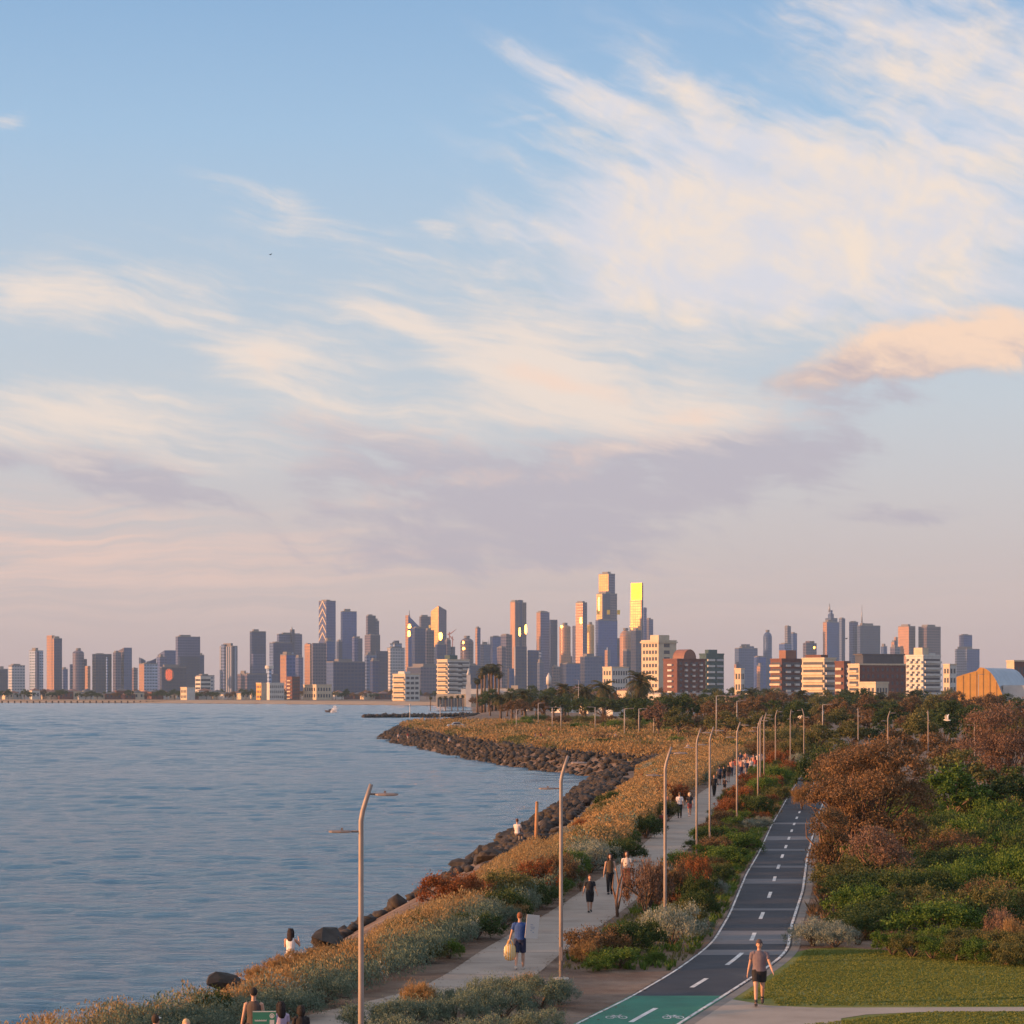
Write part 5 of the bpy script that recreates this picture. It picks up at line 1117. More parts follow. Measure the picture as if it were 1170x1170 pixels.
addbox(b5, 'roof_box', Rr*.2, Rr*.6, L*.3, L*.8, H+.001, H+3, 'white')
b6, Rr, L, H = block('dark brick apartments with narrow white balconies, right of the gap', 882, 919, 754, 1600, .3, 34, 'brick', 'brick', floors=7, bal_l=[(.05, .95, 'cream')], wl=[(.1, .9)], bal_r=[(.18, .38, 'white'), (.6, .8, 'white')], wr=[(.05, .95)])
addbox(b6, 'roof_box', Rr*.3, Rr*.8, L*.2, L*.8, H+.001, H+6, 'tile')
b7, Rr, L, H = block('cream apartments with long golden balconies', 919, 957, 753, 1500, .6, 44, 'cream', 'cream', floors=6, bal_l=[(.03, .97, 'cream')], wl=[(.05, .95)], bal_r=[(.05, .95, 'white')], wr=[(.05, .95)])
addbox(b7, 'roof_box', Rr*.1, Rr*.7, L*.2, L*.9, H+.001, H+2.5, 'brick')
block('narrow brick block with pale balconies beside the golden balconies', 955, 972, 757, 1480, .55, 44, 'brick', 'brick', floors=6, bal_l=[(.2, .8, 'cream')], bal_r=[(.3, .7, 'white')])
b8, Rr, L, H = block('long dark red brick block with a flat dark penthouse', 972, 1039, 760, 1400, .15, 24, 'cream', 'brick', floors=6, wr=cols(9, .03, .97, .4), bal_l=[(.1, .9, 'cream')], wl=[(.1, .9)])
addbox(b8, 'penthouse', Rr*.1, Rr*.97, L*.1, L*.8, H+.001, H+5.5, 'darkglass'); addbox(b8, 'roof_slab', Rr*.07, Rr, L*.07, L*.85, H+5.51, H+6.1, 'roof')
block('cream low terrace in front of the dark red brick block', 984, 1017, 781, 1250, .5, 40, 'cream', 'cream', floors=2, wl=cols(4), wr=cols(4))
b9, Rr, L, H = block('white balcony block with chequered sunlit side', 1038, 1078, 750, 1350, .42, 42, 'white', 'white', floors=8, bal_l=[(.02, .18, 'white'), (.34, .5, 'white'), (.66, .82, 'white')], wl=[(.18, .34), (.5, .66), (.82, .97)], bal_r=[(.03, .97, 'white')], wr=[(.04, .96)])
addbox(b9, 'roof_box', Rr*.05, Rr*.4, L*.1, L*.6, H+.001, H+4.5, 'cream'); addbox(b9, 'plant_room', Rr*.55, Rr*.9, L*.2, L*.7, H+.001, H+1.8, 'white')
block('small pale block right of the white balcony block', 1079, 1094, 760, 1700, .4, 40, 'cream', 'white', floors=4, wl=cols(2), wr=cols(2))
block('low dark shed roof building behind the orange shed', 1153, 1182, 756, 1500, .2, 20, 'cream', 'brick', floors=3, wr=cols(5))
block('small white gabled house in the gap', 840, 851, 765, 1700, .6, 44, 'cream', 'white', floors=3, wl=cols(2), wr=cols(2))
# orange shed with an arched front and a silver vault
Yo = 900.0; W_ = (1153-1093)*Yo/F; xo = (1093-585)*Yo/F
r = empty('arched_shed', (xo, Yo, 2.0), R(-6), 'big orange shed with an arched front wall and a silver vaulted roof', 'shed'); zb, za = zt(772, Yo)-2, zt(762.5, Yo)-2
arch = []
for i in range(17):
    u = i/16; hgt = zb*0.62+(za-zb*0.62)*math.sin(math.pi*min(1, (u*0.62+0.38) if u < .5 else 0.69+(u-.5)*0.62)) if False else None
    z_ = zb-0.4+(za-zb+.4)*math.sin(math.pi*min(u/0.86, 1.0)*0.5) if u < .43 else za-(za+1.0)*((u-.43)/.57)**2.3*0.98
    arch.append((u*W_, z_))
mb = MB(); mb.quad([(0, 0, -1), (W_, 0, -1)]+[(x, 0, max(z, -0.9)) for x, z in reversed(arch)]); mb.quad([(W_, .5, -1), (0, .5, -1)]+[(x, .5, max(z, -0.9)) for x, z in arch])
for a, b_ in zip(arch[:-1], arch[1:]): mb.quad([(a[0], 0, a[1]), (b_[0], 0, b_[1]), (b_[0], .5, b_[1]), (a[0], .5, a[1])])
mb.quad([(0, 0, -1), (0, 0, arch[0][1]), (0, .5, arch[0][1]), (0, .5, -1)])
mb.build('front_wall', SM['ochre'], r)
mb = MB()
for k in range(1, 8): 
    x = W_*k/8; mb.box(x-.06, x+.06, -.08, -.001, -.9, float(np.interp(x, [a[0] for a in arch], [a[1] for a in arch]))-.3)
mb.build('cladding_seam', SM['tile'], r)
mb = MB()
for a, b_ in zip(arch[5:-1], arch[6:]): mb.quad([(a[0], .55, a[1]-.12), (b_[0], .55, b_[1]-.12), (b_[0]+13, 34, b_[1]-.12), (a[0]+13, 34, a[1]-.12)], None, 0, True)
mb.build('vault', SM['silver'], r)
addbox(r, 'annexe', W_-2, W_+12, 3, 12, -1, zt(783, Yo)-2, 'white')
# white sea baths with a minaret
Yb = 1500.0; xb = (498-585)*Yb/F; r = empty('sea_baths', (xb, Yb, 2.2), 0, 'white sea baths with a tall slim minaret and arched front on the water', 'building')
def bx(nm, p0, p1, y0, y1, ztop, mat): return addbox(r, nm, (p0-498)*Yb/F, (p1-498)*Yb/F, y0, y1, 0, zt(ztop, Yb)-2.2, mat)
bx('hall', 498, 548, 6, 26, 793, 'cream'); bx('upper_hall', 526, 556, 16, 34, 787, 'white'); bx('long_wing', 549, 592, 20, 40, 786.5, 'white'); bx('end_wing', 584, 592, 16, 19.9, 783, 'cream')
for k in range(9):
    x = (499.5+k*3.3-498)*Yb/F; addbox(r, 'arch', x, x+1.0, 5.6, 5.999, 0, 5.2, 'darkglass')
mn = addbox(r, 'minaret', (532.2-498)*Yb/F, (538.2-498)*Yb/F, 3, 5.5, 0, zt(782, Yb)-2.2, 'white')
mb = MB(); xm = (535.2-498)*Yb/F; mb.box(xm-1.1, xm+1.1, 3.2, 5.3, zt(782, Yb)-2.2, zt(771, Yb)-2.2); mb.build('lantern', SM['white'], mn)
mb = MB(); mb.tube([(xm, 4.2, zt(771, Yb)-2.2), (xm, 4.2, zt(768, Yb)-2.2), (xm, 4.2, zt(763, Yb)-2.2)], [1.2, .7, .1], 8); mb.build('spire', SM['white'], mn)
# small houses along the shore and among the park trees
def house(px_, Y, w, h, wall, roof, lab, group=None, flat=False, d=None):
    x = (px_-585)*Y/F; r = empty('house', (x, Y, gz(x, Y)), R(rng.uniform(15, 40)), lab, 'house', group); d = d or w*.8
    addbox(r, 'wall', 0, w, 0, d, -1, h, wall)
    for k in range(max(1, int(w//4))): addbox(r, 'window', w*(k+.3)/max(1, int(w//4)), w*(k+.65)/max(1, int(w//4)), -.05, .02, h*.35, h*.75, 'darkglass')
    mb = MB()
    if flat: mb.box(-.3, w+.3, -.3, d+.3, h+.002, h+.5)
    else:
        mb.quad([(-.4, -.4, h), (w+.4, -.4, h), (w/2, d/2, h+2.6)]); mb.quad([(w+.4, -.4, h), (w+.4, d+.4, h), (w/2, d/2, h+2.6)]); mb.quad([(w+.4, d+.4, h), (-.4, d+.4, h), (w/2, d/2, h+2.6)]); mb.quad([(-.4, d+.4, h), (-.4, -.4, h), (w/2, d/2, h+2.6)])
    mb.build('roof', SM[roof], r); return r
rh = np.random.default_rng(3)
wd_ = {'cream': 'cream', 'white': 'white', 'brick': 'red brick'}; rf_ = {'tile': 'a terracotta roof', 'roof': 'a dark roof'}
for q in np.arange(4, 440, 10.5):
    wl_, rf = rh.choice(['cream', 'white', 'brick'], p=[.4, .3, .3]), rh.choice(['tile', 'roof'])
    house(q+rh.uniform(-3, 3), 2790+rh.uniform(-30, 40), rh.uniform(9, 17), rh.uniform(5, 9.5), wl_, rf, f'{wd_[wl_]} seaside house with {rf_[rf]} behind the far beach', f'{wd_[wl_]} seaside houses, {rf}')
block('orange lit square block above the far beach left of the red brick block', 292, 305, 781, 2650, .5, 42, 'ochre', 'cream', floors=3, wl=cols(3))
block('tall red brick flats above the far beach', 327, 342, 774, 2650, .45, 42, 'brick', 'brick', floors=6, bal_l=[(.2, .8, 'cream')], wr=cols(3))
block('long low cream terrace above the far beach', 345, 378, 783, 2650, .5, 40, 'cream', 'cream', floors=2, wl=cols(5), wr=cols(5))
block('white stepped block at the foot of the western towers', 222, 240, 774, 2900, .4, 38, 'white', 'white', floors=5, wr=[(.05, .95)], wl=[(.05, .95)])
block('striped white and black pavilion above the far beach', 304, 324, 781, 2600, .2, 24, 'white', 'white', floors=3, wr=cols(7, .02, .98, .5))
block('white beach pavilion at the left third of the shore', 205, 222, 786, 2620, .5, 40, 'cream', 'white', floors=2, wl=cols(4))
for px_, Y, w, h, wl_, rf, lab, fl_ in ((610, 1150, 12, 5.5, 'white', 'roof', 'pale house between the headland palms and the dark round tree', False), (672, 1000, 10, 6, 'cream', 'tile', 'cream house with a tiled roof in the park', False), (640, 1050, 9, 6, 'white', 'roof', 'small white house left in the park', False), (700, 900, 14, 4, 'white', 'roof', 'low white kiosk among the park trees', True),
        (755, 1000, 22, 7.5, 'white', 'silver', 'long pale grey roofed hall among the trees right of the big palm', True), (845, 1100, 26, 6.2, 'white', 'roof', 'flat white clubhouse in the gap', True), (920, 800, 8, 4.6, 'white', 'green', 'small pale green kiosk below the golden balconies', True), (835, 1000, 9, 5, 'cream', 'tile', 'orange lit cottage left of the clubhouse', False), (866, 1300, 30, 7.5, 'white', 'silver', 'low white hall behind the clubhouse', True), (655, 1700, 14, 10, 'cream', 'tile', 'cream tower house with a tiled cap left of the white low block', False), (716, 1500, 16, 9, 'cream', 'tile', 'cream house behind the big date palm', False), (640, 1900, 20, 9, 'brick', 'tile', 'brick house with tiled roof left of the low white block', False)):
    house(px_, Y, w, h, wl_, rf, lab, None, fl_)
# ------------------------------------------------------------------ lamps along the footpath
PM = {'pole': plain('bronze_pole', (0.33, 0.27, 0.24), 0.5, 0.0, 0.15, 2), 'lampgrey': plain('luminaire_grey', (0.20, 0.17, 0.17), 0.5), 'lens': plain('lamp_lens', (0.62, 0.52, 0.48), 0.3), 'black': plain('black_plastic', (0.02, 0.02, 0.022), 0.5), 'wood': plain('sunlit_timber', (0.42, 0.22, 0.11), 0.8),
      'galv': plain('pole_steel', (0.42, 0.38, 0.36), 0.5, 0.2), 'conc': plain('footing', (0.5, 0.46, 0.43), 0.9)}
def lamp_meshes():
    pm = MB(); pm.tube([(0, 0, 0), (0, 0, 2.5), (0, 0, 5.55), (0, 0, 5.85), (.035, 0, 6.05), (.11, 0, 6.3), (.21, 0, 6.6)], [.062, .058, .052, .052, .05, .047, .043], 10)
    bm_ = MB(); bm_.tube([(0, 0, -.1), (0, 0, .035)], [.24, .24], 14); bm_.tube([(0, 0, .03), (0, 0, .06)], [.12, .12], 10)
    dm = MB(); dm.box(-.045, .045, -.068, -.058, .55, .95)
    ar = MB(); ar.tube([(.14, 0, 6.40), (.30, 0, 6.395)], .022, 6); al = MB(); al.tube([(0, 0, 5.63), (-.2, 0, 5.63)], .022, 6)
    def head(x0, sg, z):
        h = MB(); p_ = [(0, .03), (.06, .085), (.22, .12), (.40, .10), (.47, .04)]
        n = 8; rings = []
        for (dx, w) in p_:
            rings.append([(x0+sg*dx, w*math.cos(2*math.pi*k/n), z+.034*math.sin(2*math.pi*k/n)*(w/.12)**.5) for k in range(n)])
        for r0, r1 in zip(rings[:-1], rings[1:]):
            for k in range(n):
                j = (k+1) % n; q = [r0[k], r1[k], r1[j], r0[j]]; h.quad(q if sg > 0 else q[::-1], None, 1 if k >= n//2 else 0, True)
        h.quad(rings[0]); h.quad(rings[-1]); h.box(x0+sg*.2-.022, x0+sg*.2+.022, -.022, .022, z+.034, z+.075); return h
    return [('pole', pm.mesh('lamp_pole', PM['pole'])), ('footing', bm_.mesh('footing', PM['conc'])), ('access_door', dm.mesh('door', PM['lampgrey'])), ('arm', ar.mesh('arm', PM['lampgrey'])), ('arm', al.mesh('arm', PM['lampgrey'])),
            ('luminaire', head(.29, 1, 6.39).mesh('luminaire', [PM['lampgrey'], PM['lens']])), ('luminaire', head(-.19, -1, 5.63).mesh('luminaire', [PM['lampgrey'], PM['lens']]))]
LMESH = lamp_meshes(); gl = 'bent twin arm lamp posts beside the footpath'
def lamp(px_, y, rz, lab, gr=gl):
    x = (px_-585)/3000*y; r = empty('lamp_post', (x, y, gz(x, y)), R(rz), lab, 'lamp post', gr)
    for n_, me in LMESH: link(n_, me, r)
    return r
order = 'nearest second third fourth fifth sixth seventh eighth ninth tenth eleventh twelfth'.split()
wh = ['tall against the water at lower left', 'standing at the corner of the bare earth verge', 'rising behind the silver bush', 'at the right edge of the footpath', 'just right of the fourth one', 'with a pale footing in the median', 'first of the close trio', 'middle of the close trio', 'last of the close trio', 'left of the pair above the dark green bush', 'right of the tenth, above the far road end', 'rightmost and last of the footpath row']
for k, (px_, y, rz) in enumerate(((412.5, 53.8, 0), (641, 77.6, -6), (760, 89.6, -10), (796, 134, -14), (811, 141, -14), (842, 164, -10), (866, 189, -18), (868.6, 209, -18), (873, 234, -20), (886, 272, -5), (903, 272, 60), (918.5, 292, 170))):
    lamp(px_, y, rz, f'{order[k]} bent lamp post, {wh[k]}')
gl2 = 'lamp posts beyond the right hand thicket'
for px_, y, rz, lab in ((980.5, 305, 90, 'thin lamp post behind the large spreading tree, left of the park row'), (1014.5, 256, 0, 'bent lamp post behind the thicket, with its arm to the right'), (1060.5, 262, 90, 'straight looking lamp post behind the thicket left of the flying gull'), (1113.5, 225, 10, 'lamp post half hidden by the pinkish tree at right'), (1130, 285, 10, 'lamp post just behind the pinkish tree at right')):
    lamp(px_, y, rz, lab, gl2)
def street_light(px_, y, h, lab, sgn=1):
    x = (px_-585)/3000*y; r = empty('street_light', (x, y, gz(x, y)), 0, lab, 'street light', 'plain street lights in the park')
    mb = MB(); mb.tube([(0, 0, -.1), (0, 0, h*.6), (0, 0, h)], [.11, .09, .07], 6); mb.build('pole', PM['galv'], r)
    mb = MB(); mb.tube([(0, 0, h-.05), (sgn*.9, 0, h+.05)], .05, 5); mb.build('arm', PM['galv'], r)
    mb = MB(); mb.box(sgn*1.2-.35, sgn*1.2+.35, -.14, .14, h-.01, h+.13); mb.build('luminaire', PM['lampgrey'], r)
for px_, y, h, lab, sg in ((818.5, 425, 7.8, 'tall plain street light above the long bench', 1), (842, 440, 6.9, 'plain street light behind the sixth lamp post', 1), (747, 455, 5.2, 'street light left of the brown trees at the path', -1), (730, 470, 5.4, 'street light below the big date palm', 1), (713.5, 440, 5.6, 'street light beside the reddish park bush', 1), (680, 520, 5.4, 'street light at the middle of the headland flat', -1),
        (641, 520, 5.3, 'street light right of the headland palms', -1), (631, 530, 5.3, 'street light just left of its twin by the headland palms', -1), (615, 607, 5.8, 'street light in front of the headland palms', 1), (590, 560, 4.6, 'low street light left on the headland', 1), (503, 640, 5.4, 'leftmost street light on the headland tip by the car', 1), (940, 420, 6.4, 'street light among the dark trees right of the lamp row', 1), (661, 800, 12, 'tall mast in the park left of the low white block', -1), (1118, 700, 13, 'tall floodlight mast in front of the orange shed', 1)):
    street_light(px_, y, h, lab, sg)
# ------------------------------------------------------------------ small things
def post(px_, y, h, lab):
    x = (px_-585)/3000*y; mb = MB(); mb.tube([(0, 0, -.3), (0.02, 0, h*.5), (0.05, 0, h)], [.11, .1, .085], 8); mb.tube([(.05, 0, h), (.05, 0, h+.05)], [.1, .05], 8)
    o = mb.build('marker_post', PM['wood'], None, (x, y, gz(x, y))); tag(o, lab, 'post')
post(612.5, 146, 2.4, 'weathered wooden post standing at the rock wall')
def bench(px_, y, w, lab):
    x = (px_-585)/3000*y; r = empty('bench', (x, y, gz(x, y)), 0, lab, 'bench', 'timber benches on the headland flat')
    mb = MB(); mb.box(-w/2, w/2, -.35, .35, .95, 1.05); mb.build('top', PM['wood'], r)
    for s_ in (-.36, .36):
        mb = MB(); mb.box(s_*w-.06, s_*w+.06, -.25, .25, -.1, .95); mb.build('leg', PM['wood'], r)
    for s_ in (-.75, .75):
        mb = MB(); mb.box(-w/2, w/2, s_-.14, s_+.14, .5, .56); mb.build('seat', PM['wood'], r)
bench(770, 330, 1.8, 'orange lit timber picnic table left of the lamp pair'); bench(822, 345, 3.6, 'long orange lit timber table behind the fifth lamp post')
# car parked on the headland
cw = empty('parked_car', ((521-585)/3000*600, 600, GZ), R(8), 'pale silver hatchback parked on the headland tip among golden grass', 'car')
CARP = plain('car_paint', (0.55, 0.57, 0.60), 0.25, 0.3)
prof = [(-2.0, .35), (-2.05, .75), (-1.85, .95), (-1.0, 1.02), (-.45, 1.45), (.75, 1.5), (1.45, 1.05), (1.95, .92), (2.05, .6), (2.0, .35)]
mb = MB()
for a, b_ in zip(prof, prof[1:]+prof[:1]): mb.quad([(a[0], -.82, a[1]), (b_[0], -.82, b_[1]), (b_[0], .82, b_[1]), (a[0], .82, a[1])])
mb.quad([(x, -.82, z) for x, z in reversed(prof)]); mb.quad([(x, .82, z) for x, z in prof]); mb.build('body', CARP, cw)
mb = MB()
for sy in (-.825, .825): mb.quad([(-.85, sy, 1.04), (1.2, sy, 1.08), (.7, sy, 1.42), (-.4, sy, 1.38)])
mb.quad([(-.98, -.7, 1.045), (-.98, .7, 1.045), (-.52, .66, 1.40), (-.52, -.66, 1.40)]); mb.build('window', SM['darkglass'], cw)
for sx in (-1.3, 1.3):
    for sy in (-.72, .72):
        mb = MB(); mb.tube([(sx, sy-.11, .32), (sx, sy+.11, .32)], .32, 14); w_ = mb.build('wheel', PM['black'], cw)
        mb = MB(); mb.tube([(sx, sy-.118, .32), (sx, sy+.118, .32)], .18, 10); mb.build('rim', PM['galv'], w_)
# pier on piles along the far beach
pr = empty('pier', (-478, 2452, 0), R(-2), 'long low timber pier on dark piles in front of the far beach', 'pier')
mb = MB(); mb.box(-190, 190, -2.2, 2.2, 2.0, 2.7); mb.build('deck', plain('pier_deck', (0.34, 0.25, 0.18), 0.85), pr)
PILE = plain('pier_pile', (0.10, 0.07, 0.055), 0.9); mb = MB(); mb.tube([(0, 0, -1.5), (0, 0, 1.99)], [.75, .75], 8); pme = mb.mesh('pile', PILE)
for k in range(64): link('pile', pme, pr, (-187+k*5.9, 0, 0))
# channel beacon, boat, birds
bc = empty('channel_beacon', ((468.5-585)/3000*1095, 1095, 0.6), 0, 'white channel beacon on the dark breakwater', 'beacon')
mb = MB(); mb.tube([(0, 0, -.5), (0, 0, 4.6)], [.25, .16], 8); mb.build('pole', SM['white'], bc); mb = MB(); mb.tube([(0, 0, 4.6), (0, 0, 5.2)], [.4, .4], 8); mb.build('light', SM['white'], bc)
lh = empty('white_beacon', ((627-585)/3000*1900, 1900, 2), 0, 'small white beacon tower with a pointed cap in front of the dark skyline', 'beacon')
mb = MB(); mb.tube([(0, 0, 0), (0, 0, 14)], [1.6, 1.0], 8); mb.build('tower', SM['steel'], lh); mb = MB(); mb.tube([(0, 0, 14), (0, 0, 19), (0, 0, 22.5)], [1.9, 1.9, .2], 8); mb.build('cap', SM['white'], lh)
Yb = 1370; bt = empty('speedboat', ((377.5-585)/3000*Yb, Yb, 0.0), R(200), 'small dark speedboat throwing white spray out on the bay', 'boat')
mb = MB(); hp = [(-2.6, .9, .9), (-2.6, -.9, .9), (1.2, -.9, 1.0), (3.2, 0, 1.3), (1.2, .9, 1.0)]; kl = [(-2.6, .35, -.1), (-2.6, -.35, -.1), (1.2, -.3, -.1), (2.6, 0, .2), (1.2, .3, -.1)]
for i in range(5): j = (i+1) % 5; mb.quad([kl[i], kl[j], hp[j], hp[i]])
mb.quad(hp); mb.build('hull', PM['lampgrey'], bt); mb = MB(); mb.box(-.7, .9, -.6, .6, .95, 1.75); mb.build('cabin', SM['darkglass'], bt)
v, f_ = [], []
pp = np.stack([(rng.beta(1.2, 2.2, 900)*9+377.8-585)/3000*Yb, Yb+rng.normal(size=900)*2.2, np.abs(rng.normal(size=900))*1.3], -1); pp[:, 2] *= np.exp(-((pp[:, 0]-(384-585)/3000*Yb)/2.2)**2)*1.2+.12
fo = link('wake', leaf_mesh('wake', cards(pp, rand_unit(900), 0.5), plain('sea_foam', (0.8, 0.8, 0.82), 0.6))); fo['kind'] = 'stuff'
WHT = plain('gull_white', (0.8, 0.77, 0.74), 0.7); GRY = plain('gull_grey', (0.3, 0.3, 0.32), 0.7); DRK = plain('bird_dark', (0.05, 0.045, 0.05), 0.8)
def gull(px_, py_, y, rz, span, up, mb_, mw, lab):
    r = empty('seabird', ((px_-585)/3000*y, y, zt(py_, y)), R(rz), lab, 'bird'); k = span/1.1; r.scale = (k, k, k)
    m_ = MB(); m_.tube([(-.30, 0, 0), (-.2, 0, .0), (0, 0, .0), (.14, 0, .02), (.2, 0, .04), (.25, 0, .04), (.30, 0, .02)], [(.05, .012), .05, .075, .055, .042, .03, .006], 10); m_.build('body', mb_, r)
    for s_ in (-1, 1):
        m_ = MB(); e = [(0, .05, .03), (.04, .28, .03+.28*up), (-.02, .55, .03+.45*up)]
        prof = [((-.10, .12), e[0]), ((-.09, .13), e[1]), ((-.05, .0), e[2])]
        for (c0, p0), (c1, p1) in zip(prof[:-1], prof[1:]):
            for dz in (0, .012):
                m_.quad([(p0[0]+c0[0], s_*p0[1], p0[2]+dz), (p0[0]+c0[1], s_*p0[1], p0[2]+dz), (p1[0]+c1[1], s_*p1[1], p1[2]+dz), (p1[0]+c1[0], s_*p1[1], p1[2]+dz)])
        m_.build('wing', mw, r)
gull(1082, 823, 120, 160, .62, 1.0, WHT, WHT, 'white gull in flight with raised wings over the dark trees at right')
gull(967, 730, 420, 20, .8, .5, DRK, DRK, 'dark bird flying in front of the spired tower'); gull(309, 291, 260, 40, .5, .4, DRK, DRK, 'tiny dark bird high in the open sky')
# bare sapling beside the women
sx, sy = (706-585)/3000*99, 99
r = empty('bare_sapling', (sx, sy, gz(sx, sy)), 0, 'bare twisted sapling beside the woman in black trousers', 'sapling')
mb = MB(); mb.tube([(0, 0, -.1), (-.06, 0, .6), (.03, 0, 1.2), (-.08, 0, 1.9)], [.07, .055, .04, .015], 7)
for q in (((-.06, 0, .6), (-.2, .1, 1.1), (-.15, .1, 1.6)), ((.03, 0, 1.2), (.16, 0, 1.6), (.12, .05, 2.1)), ((0, 0, .3), (.12, -.1, .9), (.18, -.1, 1.5))): mb.tube(list(q), [.045, .03, .01], 6)
mb.build('trunk', TWIG, r)
# green board at the bottom left
sg = empty('info_sign', ((302-585)/3000*58.2, 58.2, GZ), R(4), 'green information board with white lettering beside the person in the brown singlet', 'sign')
GB = plain('sign_green', (0.035, 0.20, 0.13), 0.5, spread=.05); mb = MB(); mb.box(-.26, .26, -.015, .015, .86, 1.42); bd = mb.build('board', GB, sg)
mb = MB(); mb.box(-.255, .255, -.018, -.0151, 1.395, 1.415); mb.build('border', SM['white'], bd)
mb = MB()
for k in range(16):
    x0 = -.21+k*.0165; mb.box(x0, x0+.0125, -.018, -.0152, 1.19, 1.19+(.03 if k % 3 else .038))
for j in range(4):
    for k in range(12): mb.box(-.21+k*.022, -.21+k*.022+.017, -.018, -.0152, 1.10-j*.05, 1.118-j*.05)
mb.build('lettering', SM['white'], bd)
mb = MB()
for k in range(16):
    a0, a1 = 2*math.pi*k/16, 2*math.pi*(k+1)/16; mb.quad([(.17+rr_*math.cos(a), -.0165, 1.31+rr_*math.sin(a)) for rr_, a in ((.035, a0), (.055, a0), (.055, a1), (.035, a1))])
mb.box(.15, .19, -.018, -.0152, 1.28, 1.33); mb.box(.12, .22, -.018, -.0152, 1.12, 1.22); mb.build('pictogram', SM['white'], bd)
for s_ in (-.2, .2):
    mb = MB(); mb.tube([(s_, .03, -.2), (s_, .03, 1.40)], .025, 6); mb.build('post', PM['galv'], sg)
# ------------------------------------------------------------------ people
SK = plain('skin', (0.52, 0.30, 0.21), 0.55, spread=.06); CL = {}
def cloth(c):
    k = tuple(c)
    if k not in CL: CL[k] = plain('cloth', c, 0.85, spread=.12, scale=8)
    return CL[k]
def remesh(mb, vox, mats, name):
    me = mb.mesh(name, mats); ob = bpy.data.objects.new(name, me); C.objects.link(ob)
    md = ob.modifiers.new('r', 'REMESH'); md.mode = 'VOXEL'; md.voxel_size = vox; md.use_smooth_shade = True
    sm = ob.modifiers.new('s', 'SMOOTH'); sm.iterations = 2; sm.factor = .4
    dg = bpy.context.evaluated_depsgraph_get(); dg.update(); out = bpy.data.meshes.new_from_object(ob.evaluated_get(dg)); out.name = name
    bpy.data.objects.remove(ob); bpy.data.meshes.remove(me); out.materials.clear()
    for m_ in mats: out.materials.append(m_)
    return out
def rx(v, a): c, s_ = math.cos(R(a)), math.sin(R(a)); return Vector((v[0], v[1]*c+v[2]*s_, v[2]*c-v[1]*s_))   # swings a hanging limb forward (-Y)
PC = {}
